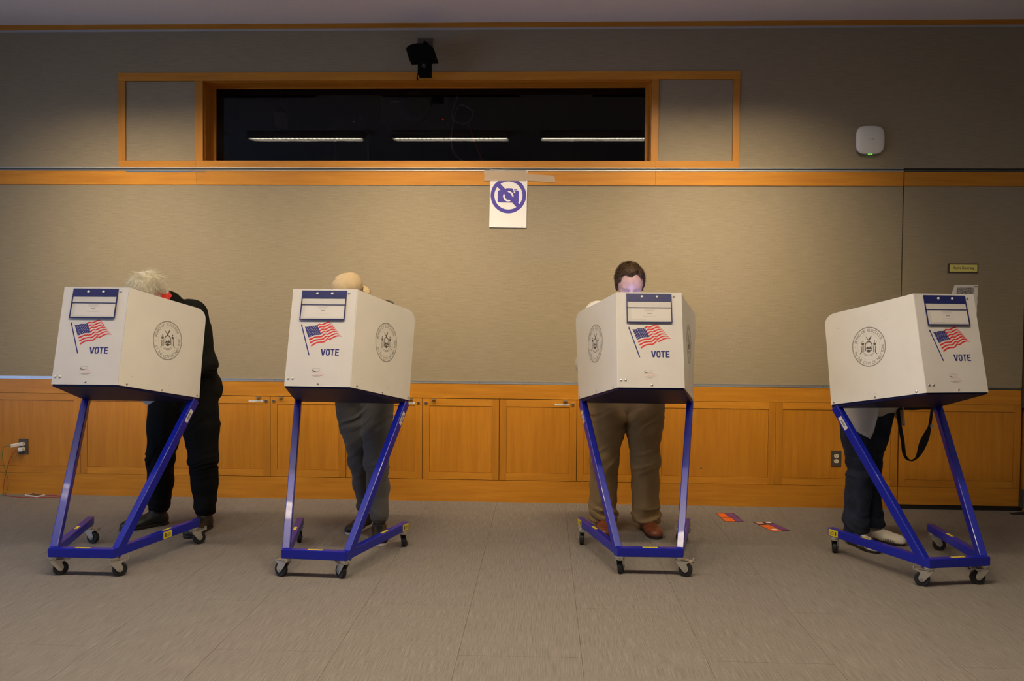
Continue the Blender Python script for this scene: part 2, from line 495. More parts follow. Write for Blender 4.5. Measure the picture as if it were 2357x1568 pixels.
# upper cloth panels
wpart('fabric_panel', XL, -3.270, 2.530, 3.560, 'fabric')
wpart('fabric_panel', -3.270, 1.434, 3.248, 3.560, 'fabric')
wpart('fabric_panel', 1.434, XR, 2.530, 3.560, 'fabric')
# middle cloth panels
wpart('fabric_panel', XL, DX0 - 0.005, 0.920, 2.400, 'fabric')
wpart('fabric_panel', DX1 + 0.09, XR, 0.0, 2.507, 'fabric')

def trim(n, label, parts):
    """wood or metal moulding as a structure with its pieces as parts"""
    (nm, a, mat), rest = parts[0], parts[1:]
    o = struct('trim_%d' % n, MB().box(*a), mat, label)
    for nm, a, mat in rest:
        obj(nm, MB().box(*a), mat, o)
    return o
def cuts(x0, x1, marks):
    xs = [x0] + [m for m in marks if x0 < m < x1] + [x1]
    return [(xs[i] + (0.0006 if i else 0), xs[i + 1] - 0.0006) for i in range(len(xs) - 1)]
trim(1, 'dark wood crown strip under the ceiling', [('wood_board', (a, b, -0.006, 0.03, 3.577, 3.615), 'wood_h') for a, b in cuts(XL, XR, (-4.6, -0.9, 2.6))])
trim(2, 'aluminium strip below the crown', [('metal_strip', (XL, XR, -0.004, 0.03, 3.560, 3.577), 'aluminium')])
trim(3, 'orange wood rail across the wall', [('wood_board', (a, b, -0.006, 0.03, 2.400, 2.507), 'wood_h') for a, b in cuts(XL, DX0 - 0.005, (-5.05, -2.668, -0.30, 0.82))])
ch = trim(4, 'aluminium channel above the wood rail', [('metal_strip', (XL, DX0 - 0.004, -0.010, 0.03, 2.506, 2.512), 'aluminium'),
     ('metal_strip', (XL, DX0 - 0.004, -0.010, 0.03, 2.525, 2.531), 'aluminium'), ('channel_groove', (XL, DX0 - 0.004, -0.003, 0.03, 2.512, 2.525), 'aluminium_dark')])
trim(5, 'wood board along the top of the cabinets', [('wood_board', (a, b, -0.006, 0.03, 0.790, 0.900), 'wood_h') for a, b in cuts(XL, DX0 - 0.005, (-2.681, 0.839))])
t6 = trim(6, 'aluminium strip above the cabinet board', [('metal_strip', (XL, DX0 - 0.005, -0.008, 0.03, 0.900, 0.9045), 'aluminium'), ('metal_strip', (XL, DX0 - 0.005, -0.004, 0.03, 0.9045, 0.921), 'aluminium')])
scr = MB().lathe([(0.0028, 0), (0.0028, 0.001)], (0, 0, 0), (0, -1, 0), 8).mesh('screw'); scr.materials.append(MATS['ink_dark'])
for k in range(22):
    o = bpy.data.objects.new('screw', scr); COL.objects.link(o); o.parent = t6; o.location = (-4.3 + k * 0.318 + (k % 3) * 0.012, -0.004, 0.913)
struct('baseboard_back', MB().box(XL, DX0 - 0.005, -0.006, 0.03, 0.0, 0.166), 'wood_h', 'wide wood baseboard')

# ---- fixed wood wainscot panels between the cabinets
def framed(name_root, x0, x1, z0, z1, parent, st=0.052):
    """stiles, rails and a recessed panel, each its own piece"""
    g = 0.0012
    for a, b in ((x0 + g, x0 + st), (x1 - st, x1 - g)):
        obj('stile', MB().box(a, b, -0.005, 0.03, z0, z1), 'wood_v', parent)
    for a, b in ((z0, z0 + st), (z1 - st, z1)):
        obj('rail', MB().box(x0 + st + 0.0004, x1 - st - 0.0004, -0.005, 0.03, a, b), 'wood_h', parent)
    p = obj('panel', MB().box(x0 + st + 0.0018, x1 - st - 0.0018, -0.001, 0.03, z0 + st + 0.0018, z1 - st - 0.0018), 'wood_v', parent)
    return p
for a, b in ((-5.390, -4.487), (-4.487, -3.584), (-3.584, -2.681), (0.8393, 1.7379), (1.7379, DX0 - 0.005)):
    framed('wainscot', a, b, 0.168, 0.788, wall)
hole = obj('screw_hole', MB().lathe([(0.006, 0), (0.006, 0.001)], (1.19, -0.001, 0.281), (0, -1, 0), 12), 'ink_dark', wall)

# ---- three double-door storage cabinets built into the wall
def print_on(mb_polys, mat, name, parent, fr, d):
    return obj(name, MB().flat(mb_polys, fr, d), mat, parent)
DWID = 0.5868
def cabinet(x0, labels, label):
    c = thing('storage_cabinet', label, 'cabinet', (x0 + DWID, 0.0, 0.168))
    cx, cz = x0 + DWID, 0.168
    L = lambda x: x - cx
    obj('carcass', MB().box(-DWID + 0.004, DWID - 0.004, 0.018, 0.029, 0.002, 0.618), 'dark_gap', c)
    for s in (0, 1):
        a = -DWID + s * DWID; b = a + DWID
        st = 0.054; g = 0.0022
        d = obj('door', MB().box(a + st + 0.0016, b - st - 0.0016, -0.001, 0.017, 0.0576, 0.5604), 'wood_v', c)
        obj('door_stile', MB().box(a + g, a + st, -0.005, 0.017, 0.002, 0.617), 'wood_v', d)
        obj('door_stile', MB().box(b - st, b - g, -0.005, 0.017, 0.002, 0.617), 'wood_v', d)
        obj('door_rail', MB().box(a + st + .0004, b - st - .0004, -0.005, 0.017, 0.002, 0.056), 'wood_h', d)
        obj('door_rail', MB().box(a + st + .0004, b - st - .0004, -0.005, 0.017, 0.562, 0.617), 'wood_h', d)
        kx = (b - 0.031) if s == 0 else (a + 0.029)
        kz = 0.584
        lk = obj('lock', MB().lathe([(0.0125, 0), (0.0125, 0.006), (0.010, 0.009)], (kx, -0.005, kz), (0, -1, 0), 18), 'steel', d, smooth=True, sharp=30)
        obj('lock_core', MB().lathe([(0.006, 0.009), (0.006, 0.0105)], (kx, -0.005, kz), (0, -1, 0), 12), 'ink_dark', d)
        px = (b - 0.088) if s == 0 else (a + 0.088)
        obj('pull', MB().box(px - 0.016, px + 0.016, -0.026, -0.005, 0.6165, 0.6185).box(px - 0.016, px + 0.016, -0.026, -0.024, 0.609, 0.6185), 'brass', d)
        if labels[s]:
            tx1 = kx - 0.029; tx0 = tx1 - 0.108
            t = obj('name_tag', MB().box(tx0, tx1, -0.0062, -0.005, 0.5745, 0.589), 'sticker_white', d)
            mt = MB(); put_glyphs(mt, glyphs(labels[s], 0.0075), frame_at((tx0 + 0.012, -0.0064, 0.5795), (1, 0, 0), (0, 0, 1), (0, -1, 0)), 0.0, width=0.084)
            obj('tag_lettering', mt, 'print_grey', d)
    return c
cabinet(-2.681, ('PUBLICATIONS', None), 'orange wood double cabinet behind the left pair of booths, left of the three')
cabinet(-2.681 + 2 * DWID, ('PUBLICATIONS', None), 'orange wood double cabinet in the middle, right of the booth with the capped voter')
cabinet(-2.681 + 4 * DWID, ('PUBLICATIONS', None), 'orange wood double cabinet behind the voter in khaki trousers')

# ---- control-room window
win = struct('window_1', MB().box(OX0 + 0.02, OX1 - 0.02, 0.196, 0.202, OZ0 + 0.004, OZ1 - 0.004), 'window_glass', 'long dark control room window')
fz0, fz1, fx0, fx1 = 2.532, 3.248, -3.270, 1.434
def wf(name, a, mat='wood_h'):
    return obj(name, MB().box(*a), mat, win)
wf('frame_rail', (fx0, fx1, -0.008, 0.03, OZ1, fz1))
for a, b in cuts(fx0, fx1, (-2.668, 0.820)):
    wf('frame_rail', (a, b, -0.008, 0.03, fz0, OZ0))
for a, b in ((fx0, -3.215), (-2.676, OX0), (OX1, 0.837), (1.386, fx1)):
    wf('frame_stile', (a, b, -0.008, 0.03, OZ0 + .0004, OZ1 - .0004), 'wood_v')
for a, b in ((-3.213, -2.678), (0.839, 1.384)):
    wf('fabric_panel', (a, b, 0.000, 0.03, OZ0 + 0.002, OZ1 - 0.002), 'fabric')
wf('reveal', (OX0 - .003, OX0 + .004, 0.029, 0.22, OZ0, OZ1), 'wood_v'); wf('reveal', (OX1 - .004, OX1 + .003, 0.029, 0.22, OZ0, OZ1), 'wood_v')
wf('reveal', (OX0, OX1, 0.029, 0.22, OZ1 - .004, OZ1 + .003)); wf('reveal', (OX0, OX1, 0.029, 0.22, OZ0 - .003, OZ0 + .004))
wf('glazing_bead', (OX0, OX0 + 0.022, 0.185, 0.215, OZ0, OZ1), 'wood_v'); wf('glazing_bead', (OX1 - 0.022, OX1, 0.185, 0.215, OZ0, OZ1), 'wood_v')
wf('glazing_bead', (OX0 + 0.022, OX1 - 0.022, 0.185, 0.215, OZ1 - 0.006, OZ1))
# dark control room behind it
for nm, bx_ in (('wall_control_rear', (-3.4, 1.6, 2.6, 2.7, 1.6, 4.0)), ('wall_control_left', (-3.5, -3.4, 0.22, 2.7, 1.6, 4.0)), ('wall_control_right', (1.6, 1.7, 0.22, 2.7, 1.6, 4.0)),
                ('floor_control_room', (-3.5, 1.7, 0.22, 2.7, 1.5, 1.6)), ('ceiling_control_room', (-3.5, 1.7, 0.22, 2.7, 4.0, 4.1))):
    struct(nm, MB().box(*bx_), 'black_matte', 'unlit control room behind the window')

# ---- the door at the right
def dpart(name, x0, x1, z0, z1, mat, y0=-0.004, parent=None):
    return obj(name, MB().box(x0, x1, y0, 0.028, z0, z1), mat, parent or door)
door = struct('door_1', MB().box(DX0 + 0.001, DX1 - 0.004, 0.010, 0.029, 0.036, 2.505), 'dark_gap', 'flush door hidden in the panelling')
dx0, dx1 = DX0 + 0.003, DX1 - 0.006
dpart('wood_board', dx0, dx1, 2.400, 2.503, 'wood_h'); dpart('fabric_panel', dx0, dx1, 0.915, 2.3985, 'fabric', 0.0)
dpart('metal_strip', dx0, dx1, 0.899, 0.915, 'aluminium_dark', -0.002); dpart('wood_board', dx0, dx1, 0.790, 0.898, 'wood_h')
dpart('wood_board', dx0, dx1, 0.036, 0.166, 'wood_h')
framed('door', dx0, dx1, 0.168, 0.788, door)
for a, b in ((0.770, 0.925), (0.030, 0.165)):
    obj('hinge', MB().box(DX1 - 0.012, DX1 + 0.014, -0.024, -0.004, a, b), 'aluminium_dark', door)
trim(7, 'wood jamb at the right of the door', [('jamb', (DX1 + 0.016, DX1 + 0.09, -0.012, 0.03, 0.0, 2.507), 'wood_v')])
trim(8, 'metal channel above the door, painted dark as a shaded recess', [('channel_groove', (DX0, XR, -0.001, 0.03, 2.5075, 2.522), 'aluminium_dark')])  # darker aluminium stands for the shade in the recess
obj('threshold_gap', MB().box(DX0, DX1 + 0.02, 0.0, 0.03, 0.0, 0.035), 'dark_gap', door)

# ---- ceiling strip lights (left four show in the window glass; the rightmost is added to brighten the right)
def strip_light(x, y, label, power, spread=None):
    t = thing('ceiling_strip_light', label, 'ceiling light', (x, y, ZC), 0, 'louvred strip lights on the ceiling')
    hl, hw = 0.692, 0.095
    obj('housing', MB().box(-hl, hl, -hw, -hw + 0.004, -0.085, 0).box(-hl, hl, hw - 0.004, hw, -0.085, 0).box(-hl, -hl + 0.004, -hw, hw, -0.085, 0).box(hl - 0.004, hl, -hw, hw, -0.085, 0).box(-hl, hl, -hw, hw, -0.006, 0), 'plastic_white', t)
    for yy in (-0.045, 0.045):
        obj('tube', MB().tube([(-hl + 0.02, yy, -0.055), (hl - 0.02, yy, -0.055)], 0.013, 10), 'lamp_tube', t, smooth=True)
    lv = MB()
    for k in range(26):
        xx = -hl + (k + 0.5) * 2 * hl / 26
        lv.box(xx - 0.001, xx + 0.001, -hw + 0.004, hw - 0.004, -0.084, -0.070)
    o = obj('louvre', lv, 'reflector', t); o['kind'] = 'stuff'
    l = area_light('strip_lamp', (0, 0, -0.088), (0, 0, 0), 2 * hl - 0.03, 2 * hw - 0.02, power, STRIP_COL, spread or STRIP_SPREAD)
    l.parent = t
    return t
for xx, nm, k in ((-4.640, 'leftmost of five', 0.05), (-2.885, 'second from the left', 0.15), (-1.137, 'third from the left', 1.0), (0.630, 'fourth from the left', 1.15), (2.390, 'rightmost of five, added to brighten the right', 0.14)):
    strip_light(xx, -3.21, 'louvred ceiling strip light in the row mirrored in the dark window, %s' % nm, STRIP_W * k)
# assumed wall washers, unseen: tilted troughs added near the panelled wall that light it from about the wood rail down
def assumed_wall_washer(x, y, label, power):
    t = thing('assumed_wall_washer_light', label, 'ceiling light', (x, y, ZC), 0, 'assumed wall washers on the ceiling')
    an = math.radians(51)                                 # aim below the horizontal
    d = V(0, math.cos(an), -math.sin(an)); u = V(0, math.sin(an), math.cos(an))
    hl, hw = 0.70, 0.06
    # flush slot: frame, dark throat and the tilted lamp just below it
    fr_ = MB()
    for a_ in ((-hl, hl, -hw, -hw + .008), (-hl, hl, hw - .008, hw), (-hl, -hl + .008, -hw, hw), (hl - .008, hl, -hw, hw)):
        fr_.box(a_[0], a_[1], a_[2], a_[3], -0.003, 0.0)
    obj('slot_frame', fr_, 'ceiling', t)
    obj('slot_throat', MB().box(-hl + .008, hl - .008, -hw + .008, hw - .008, -0.0015, 0.0), 'black_matte', t)
    l = area_light('assumed_washer_lamp', (0, 0, -0.055), (math.radians(90) - an, 0, 0), 2 * hl - 0.02, 0.10, power, STRIP_COL, WASH_SPREAD)
    l.parent = t
    return t
for xx, nm, k in ((-3.0, 'left of three', 0.30), (-0.95, 'middle of three', 0.33), (1.15, 'right of three', 0.35)):
    assumed_wall_washer(xx, -1.6, 'assumed slim wall washer slot in the ceiling above the booths, %s' % nm, WASH_W * k)

# ------------------------------------------------------------------ voting booths
FA = V(0.1813, 0.0518, 1.0256); FB = V(0.1801, 0.1798, 1.5514); RC = V(0.3557, 0.6706, 0.8980)
HB0, HB1 = 0.1052, 0.1539          # base bar bottom and top
BA, BB, BD = 0.179, 0.3544, 0.6858  # half width front, half width rear, length of the base

def mir(p, s):
    return V(p[0] * s, p[1], p[2])
# front panel frame
fe2 = V(0, FB[1] - FA[1], FB[2] - FA[2]); FH = np.linalg.norm(fe2); fe2 = fe2 / FH
FRONT = (V(0, FA[1], FA[2]), V(1, 0, 0), fe2, np.cross(V(1, 0, 0), fe2))
def side_frame(s):
    a, b, c = mir(FA, s), mir(FB, s), mir(RC, s)
    e1 = (c - a) / np.linalg.norm(c - a)
    n = np.cross(e1, b - a); n /= np.linalg.norm(n)
    if n[0] * s < 0: n = -n
    e2 = np.cross(n, e1)
    if e2[2] < 0: e2 = -e2
    return (a, e1, e2, n)

def interp(pts, u):
    d = [0.0]
    for i in range(1, len(pts)):
        d.append(d[-1] + math.dist(pts[i], pts[i - 1]))
    t = u * d[-1]
    for i in range(1, len(pts)):
        if t <= d[i] + 1e-9:
            k = (t - d[i - 1]) / (d[i] - d[i - 1])
            return (pts[i - 1][0] + k * (pts[i][0] - pts[i - 1][0]), pts[i - 1][1] + k * (pts[i][1] - pts[i - 1][1]))
    return pts[-1]
def smooth_curve(pts, n=40):
    """Catmull-Rom through pts"""
    P = [pts[0]] + list(pts) + [pts[-1]]
    out = []
    for i in range(1, len(P) - 2):
        p0, p1, p2, p3 = P[i - 1], P[i], P[i + 1], P[i + 2]
        for k in range(n // (len(pts) - 1) + 1):
            t = k / (n // (len(pts) - 1) + 1)
            out.append(tuple(0.5 * (2 * p1[j] + (p2[j] - p0[j]) * t + (2 * p0[j] - 5 * p1[j] + 4 * p2[j] - p3[j]) * t * t + (3 * p1[j] - p0[j] - 3 * p2[j] + p3[j]) * t ** 3) for j in range(len(p1))))
    out.append(tuple(pts[-1]))
    return out

TOPC = smooth_curve([(-.0965, .3283), (-.080, .3275), (-.0617, .3335), (-.0347, .3349), (-.0188, .3458), (-.0006, .3443), (.0285, .357), (.0415, .3555), (.0594, .3411)])
BOTC = smooth_curve([(-.0502, .2171), (-.0265, .2333), (-.005, .239), (.0205, .2417), (.0392, .2605), (.0494, .2553), (.0785, .2716), (.100, .2765), (.115, .2746)])
def flag_pt(u, v):
    a, b = interp(TOPC, u), interp(BOTC, u)
    return (a[0] + v * (b[0] - a[0]), a[1] + v * (b[1] - a[1]))
def flag_strip(u0, u1, v0, v1, n=24):
    tp = [flag_pt(u0 + (u1 - u0) * i / n, v0) for i in range(n + 1)]
    bt = [flag_pt(u0 + (u1 - u0) * i / n, v1) for i in range(n + 1)]
    return [[bt[i], bt[i + 1], tp[i + 1], tp[i]] for i in range(n)]

def letters_vote(x0, y0, w, h):
    out = []
    def P(pts, ox, ww):
        return [(x0 + ox * w + px * ww * w, y0 + py * h) for px, py in pts]
    out.append(P([(0, 1), (.30, 1), (.5, .30), (.70, 1), (1, 1), (.66, 0), (.34, 0)], 0.0, 0.275))
    # O as a rounded ring
    seg = 32
    def sup(r_, t):
        c, s = math.cos(t), math.sin(t)
        e = 2 / 2.8
        return (0.5 + r_[0] * math.copysign(abs(c) ** e, c), 0.5 + r_[1] * math.copysign(abs(s) ** e, s))
    for i in range(seg):
        a, b = 2 * math.pi * i / seg, 2 * math.pi * (i + 1) / seg
        out.append(P([sup((.5, .515), a), sup((.5, .515), b), sup((.21, .33), b), sup((.21, .33), a)][::-1], 0.285, 0.225))
    out.append(P([(0, 1), (0, .83), (.35, .83), (.35, 0), (.65, 0), (.65, .83), (1, .83), (1, 1)][::-1], 0.53, 0.22))
    out.append(P([(0, 0), (1, 0), (1, .17), (.34, .17), (.34, .42), (.92, .42), (.92, .58), (.34, .58), (.34, .83), (1, .83), (1, 1), (0, 1)], 0.785, 0.205))
    return out

def bow(x, y):
    """outward flare of the side panels towards their loose rear top corner"""
    return 0.034 * (max(0.0, x) / 0.62) ** 1.6 * (max(0.0, y) / 0.47) ** 1.3

def seal_geometry(fr_side, s):
    """round election-board seal: returns (grey ring+lettering, dark crest) builders"""
    o, e1, e2, n = fr_side
    t = math.radians(8.3)
    upv = e2 * math.cos(t) - e1 * math.sin(t)
    rgt = e1 * math.cos(t) + e2 * math.sin(t)
    rgt = rgt * s
    fr = (o + e1 * 0.335 + e2 * 0.300, rgt, upv, n)
    R = 0.114
    def wp(a, b):                                         # follow the bowed panel
        q = rgt * a + upv * b
        return bow(0.335 + q @ e1, 0.300 + q @ e2)
    g = MB(); d = 0.0030
    g.flat(ring(R * 0.945, R, 56), fr, d, wp)
    g.flat([disc(0.0013, 6, R * .655 * math.cos(2 * math.pi * i / 84), R * .655 * math.sin(2 * math.pi * i / 84)) for i in range(84)], fr, d, wp)
    def arc(text, a0, a1, inner, rad):
        for i, chr_ in enumerate(text):
            if chr_ == ' ': continue
            a = a0 + (a1 - a0) * (i + 0.5) / len(text)
            gv, gf = glyphs(chr_, 0.0245, 0.012)
            w = max(p[0] for p in gv) + min(p[0] for p in gv)
            if not inner:
                rot = a - math.pi / 2
                bx, by = rad * math.cos(a), rad * math.sin(a)
                c, sn = math.cos(rot), math.sin(rot)
                put_glyphs(g, (gv, gf), fr, d, bx - c * w / 2, by - sn * w / 2, rot, warp=wp)
            else:
                rot = a + math.pi / 2
                rr = rad + 0.0175
                bx, by = rr * math.cos(a), rr * math.sin(a)
                c, sn = math.cos(rot), math.sin(rot)
                put_glyphs(g, (gv, gf), fr, d, bx - c * w / 2, by - sn * w / 2, rot, warp=wp)
    arc('BOARD OF ELECTIONS', math.radians(168), math.radians(25), False, R * 0.745)
    arc('IN THE CITY OF NEW YORK', math.radians(196), math.radians(370), True, R * 0.745)
    g.flat([disc(0.0022, 8, R * .82 * math.cos(math.radians(a)), R * .82 * math.sin(math.radians(a))) for a in (182, 18)], fr, d, wp)
    k = MB(); q = R * 0.6
    def poly(pts):
        k.flat([[(x * q, y * q) for x, y in pts]], fr, d + 0.0001, wp)
    # eagle, wings up
    poly([(-.05, .62), (-.30, .88), (-.26, .74), (-.12, .60), (.0, .52), (.10, .58), (.22, .72), (.28, .95), (.12, .80), (.02, .66)])
    poly([(-.10, .42), (-.02, .56), (.06, .56), (.12, .42)])
    # shield: rim, hills, sun lines
    for a0 in range(10):
        u0, u1 = a0 / 10 * math.pi, (a0 + 1) / 10 * math.pi
        poly([(.30 * math.cos(u0), .10 + .28 * math.sin(u0)), (.38 * math.cos(u0), .10 + .36 * math.sin(u0)), (.38 * math.cos(u1), .10 + .36 * math.sin(u1)), (.30 * math.cos(u1), .10 + .28 * math.sin(u1))])
    poly([(-.38, .12), (-.30, .12), (-.28, -.34), (-.36, -.38)]); poly([(.30, .12), (.38, .12), (.36, -.38), (.28, -.34)])
    poly([(-.28, -.16), (-.12, .04), (.02, -.10), (.14, .06), (.28, -.14), (.28, -.22), (.0, -.16), (-.28, -.22)])
    poly([(-.26, -.30), (.0, -.24), (.26, -.30), (.14, -.44), (.0, -.48), (-.14, -.44)])
    # two standing figures
    for sx in (-1, 1):
        poly([(sx * .50, .46), (sx * .56, .36), (sx * .64, .46), (sx * .57, .54)])
        poly([(sx * .44, .30), (sx * .58, .36), (sx * .72, .26), (sx * .66, .08), (sx * .60, .16), (sx * .50, .10)])
        poly([(sx * .64, .08), (sx * .70, .06), (sx * .72, -.46), (sx * .63, -.50)])
        poly([(sx * .46, .10), (sx * .50, .10), (sx * .50, -.46), (sx * .45, -.44)])
        poly([(sx * .74, .48), (sx * .78, .46), (sx * .72, .20), (sx * .69, .22)])
        poly([(sx * .72, -.54), (sx * .86, -.50), (sx * .82, -.62), (sx * .76, -.58), (sx * .74, -.66)])
    # ribbon
    for i in range(10):
        u0, u1 = -.5 + i / 10, -.5 + (i + 1) / 10
        f = lambda u: -.52 - .14 * (1 - (u / .5) ** 2)
        k.flat([[(u0 * q, f(u0) * q), (u1 * q, f(u1) * q), (u1 * q, (f(u1) - .03) * q), (u0 * q, (f(u0) - .03) * q)], [(u0 * q, (f(u0) - .11) * q), (u1 * q, (f(u1) - .11) * q), (u1 * q, (f(u1) - .14) * q), (u0 * q, (f(u0) - .14) * q)]], fr, d, wp)
    return g, k

def make_caster(parent, pivot, ang):
    """swivel caster: pivot on the bar, wheel trails along +x of its own frame"""
    fork = MB()
    fork.lathe([(0.024, -0.010), (0.027, -0.006), (0.027, 0.0)], (0, 0, 0), (0, 0, 1), 18)
    fork.lathe([(0.020, -0.022), (0.024, -0.010)], (0, 0, 0), (0, 0, 1), 18)
    prof = [(-0.020, -0.016), (-0.010, -0.034), (0.020, -0.074), (0.034, -0.082), (0.046, -0.074), (0.050, -0.060), (0.040, -0.034), (0.058, -0.020), (0.050, -0.014)]
    for yy in (-0.0185, 0.0160):
        fork.prism(prof, (V(0, yy, 0), V(1, 0, 0), V(0, 0, 1), V(0, 1, 0)), 0.0, 0.0025)
    fork.box(-0.020, 0.050, -0.0185, 0.0185, -0.018, -0.014)
    c = obj('caster', fork, 'zinc', parent, loc=pivot, smooth=True, sharp=35)
    c.rotation_euler = (0, 0, ang)
    r = 0.0375
    obj('wheel', MB().lathe([(r - 0.004, -0.0135), (r, -0.010), (r, 0.010), (r - 0.004, 0.0135)], (0.034, 0, -0.1052 + r), (0, 1, 0), 28), 'rubber', c, smooth=True, sharp=40)
    obj('axle', MB().lathe([(0.007, -0.0225), (0.007, 0.0225)], (0.034, 0, -0.1052 + r), (0, 1, 0), 12), 'steel', c)
    obj('brake_pedal', MB().box(0.048, 0.078, -0.012, 0.012, -0.024, -0.018).box(0.072, 0.078, -0.012, 0.012, -0.024, -0.004), 'zinc', c)
    return c

def make_booth():
    b = thing('voting_booth', '', 'voting booth', group='white voting booths on blue wheeled frames')
    # --- blue steel frame
    obj('base_bar', MB().box(-BA + 0.002, BA - 0.002, 0.0, 0.042, HB0, HB1), 'blue_paint', b, bevel=0.004)
    for s in (-1, 1):
        d = V(s * (BB - BA), BD, 0); d /= np.linalg.norm(d)
        nrm = V(d[1], -d[0], 0) * s                      # outwards
        w = 0.040
        p0 = V(s * BA, 0, 0); p1 = V(s * BB, BD, 0)
        m = MB()
        q0, q1 = p0 - d * 0.0, p1
        i0 = q0 - nrm * w + d * 0.002; i1 = q1 - nrm * w
        poly = [(q0[0], q0[1]), (q1[0], q1[1]), (i1[0], i1[1]), (i0[0], i0[1])]
        m.prism(poly, (V(0, 0, 0), V(1, 0, 0), V(0, 1, 0), V(0, 0, 1)), HB0 + 0.0006, HB1 - 0.0008)
        arm = obj('base_arm', m, 'blue_paint', b, bevel=0.004)
        # leg from the front corner back up to the rear of the desk
        a0 = p0 + d * 0.030 - nrm * 0.020 + V(0, 0, HB0 + 0.004)
        a1 = V(s * (RC[0] - 0.022), RC[1] - 0.020, RC[2] - 0.012)
        leg = obj('leg', MB().bar(a0, a1, nrm, 0.040, 0.050), 'blue_paint', b, bevel=0.004)
        ax = (a1 - a0) / np.linalg.norm(a1 - a0)
        L_ = np.linalg.norm(a1 - a0)
        tv = np.cross(ax, nrm); tv = tv if tv[2] > 0 else -tv
        lf = (a0 + nrm * 0.0203, ax, tv, nrm)
        nn = nrm - ax * (nrm @ ax); nn /= np.linalg.norm(nn)
        lf = (a0 + nn * 0.0203, ax, np.cross(nn, ax), nn)
        st = obj('asset_sticker', MB().prism(rect(L_ - 0.155, L_ - 0.070, -0.014, 0.014), lf, 0, 0.0006), 'sticker_white', leg)
        bars = [rect(L_ - 0.135 + k * 0.0045, L_ - 0.133 + k * 0.0045 + (k % 3) * 0.0006, -0.006, 0.006) for k in range(10)]
        obj('sticker_barcode', MB().flat(bars, lf, 0.0009), 'ink_dark', leg)
        # yellow warning stickers
        fo = (p0, d, V(0, 0, 1), nrm)
        k0 = 0.62 if s > 0 else 0.60
        obj('warning_sticker', MB().prism(rect(0.628, 0.700, HB0 + 0.004, HB1 - 0.005), fo, 0, 0.0006), 'sticker_yellow', arm)
        mk = MB().flat([rect(0.640, 0.652, HB0 + 0.012, HB1 - 0.014), rect(0.658, 0.690, HB0 + 0.013, HB0 + 0.016), rect(0.658, 0.690, HB0 + 0.021, HB0 + 0.024), rect(0.658, 0.680, HB0 + 0.029, HB0 + 0.032)], fo, 0.0009)
        obj('sticker_print', mk, 'ink_dark', arm)
        tp = (p0 + V(0, 0, HB1 - 0.0008), d, -nrm, V(0, 0, 1))
        obj('caution_strip', MB().prism(rect(0.405, 0.475, 0.011, 0.029), tp, 0, 0.0006), 'sticker_yellow', arm)
    obj('caution_strip', MB().prism(rect(-0.040, 0.042, 0.012, 0.030), (V(0, 0, HB1), V(1, 0, 0), V(0, 1, 0), V(0, 0, 1)), 0, 0.0006), 'sticker_yellow', b)
    # --- sloping desk tray
    q = [mir(FA, -1), FA, RC, mir(RC, -1)]
    e2_ = RC - FA; e2_[0] = 0; e2_ /= np.linalg.norm(e2_); nt = np.cross(V(1, 0, 0), e2_)
    q[0] = q[0] + V(0.003, 0.003, 0); q[1] = q[1] + V(-0.003, 0.003, 0); q[2] = q[2] + V(-0.003, 0, 0); q[3] = q[3] + V(0.003, 0, 0)
    tr = MB(); dn = -nt * 0.030
    up_ = nt * 0.010
    tr.add([p + up_ for p in q] + [p + dn * (0.35 if i < 2 else 0.75) for i, p in enumerate(q)], [(0, 1, 2, 3), (7, 6, 5, 4), (0, 4, 5, 1), (1, 5, 6, 2), (2, 6, 7, 3), (3, 7, 4, 0)])
    tray = obj('desk_tray', tr, 'blue_tray', b, bevel=0.002)
    # --- front panel and its print
    fp = obj('front_panel', MB().prism([(-FA[0], 0), (FA[0], 0), (FB[0], FH), (-FB[0], FH)], FRONT, 0, 0.004), 'panel_white_dim', b)
    D = 0.0043
    def pr(name, polys, mat, d=D):
        return obj(name, MB().flat(polys, FRONT, d), mat, fp)
    H = FRONT
    sh = -0.003
    pole = [(-.1165, .3315), (-.1105, .3315), (-.0555, .1690), (-.0620, .1690)]
    pr('flagpole_print', [pole, [(-.1190, .3290), (-.1080, .3310), (-.1165, .3440)]], 'ink_blue')
    stripes = []
    for i in range(0, 13, 2):
        u0 = 0.415 if i < 7 else 0.0
        u1 = (0.985, 1.0, 0.985, 0.99, 0.985, 0.99, 1.0)[i // 2]
        stripes += flag_strip(u0, u1, i / 13, (i + 1) / 13, 26)
    pr('flag_stripes', stripes, 'ink_red')
    pr('flag_canton', flag_strip(0, 0.415, 0, 7 / 13, 12), 'ink_blue')
    stars = []
    for r_ in range(9):
        for c_ in range(6 if r_ % 2 == 0 else 5):
            u = 0.415 * ((c_ * 2 + 1 + (r_ % 2)) / 12); v = (7 / 13) * (r_ + 1) / 10
            cx_, cy_ = flag_pt(u, v)
            stars.append([(cx_ + (0.0021 if k % 2 == 0 else 0.0009) * math.sin(k * math.pi / 5), cy_ + (0.0021 if k % 2 == 0 else 0.0009) * math.cos(k * math.pi / 5)) for k in range(10)][::-1])
    pr('flag_stars', stars, 'ink_white', D + 0.0003)
    pr('vote_lettering', letters_vote(0.0035, 0.1690, 0.1035, 0.0370), 'ink_blue')
    # maker's mark: swoosh ellipse and fine print
    lg = []
    for i in range(40):
        a0, a1 = 2 * math.pi * i / 40, 2 * math.pi * (i + 1) / 40
        wf_ = lambda a: 0.0005 + 0.0016 * max(0, math.cos(a - math.radians(225))) ** 2
        f_ = lambda a, w_: (-0.0125 + (0.0215 + w_) * math.cos(a), 0.0905 + (0.0085 + w_) * math.sin(a))
        lg.append([f_(a0, -wf_(a0)), f_(a0, wf_(a0)), f_(a1, wf_(a1)), f_(a1, -wf_(a1))])
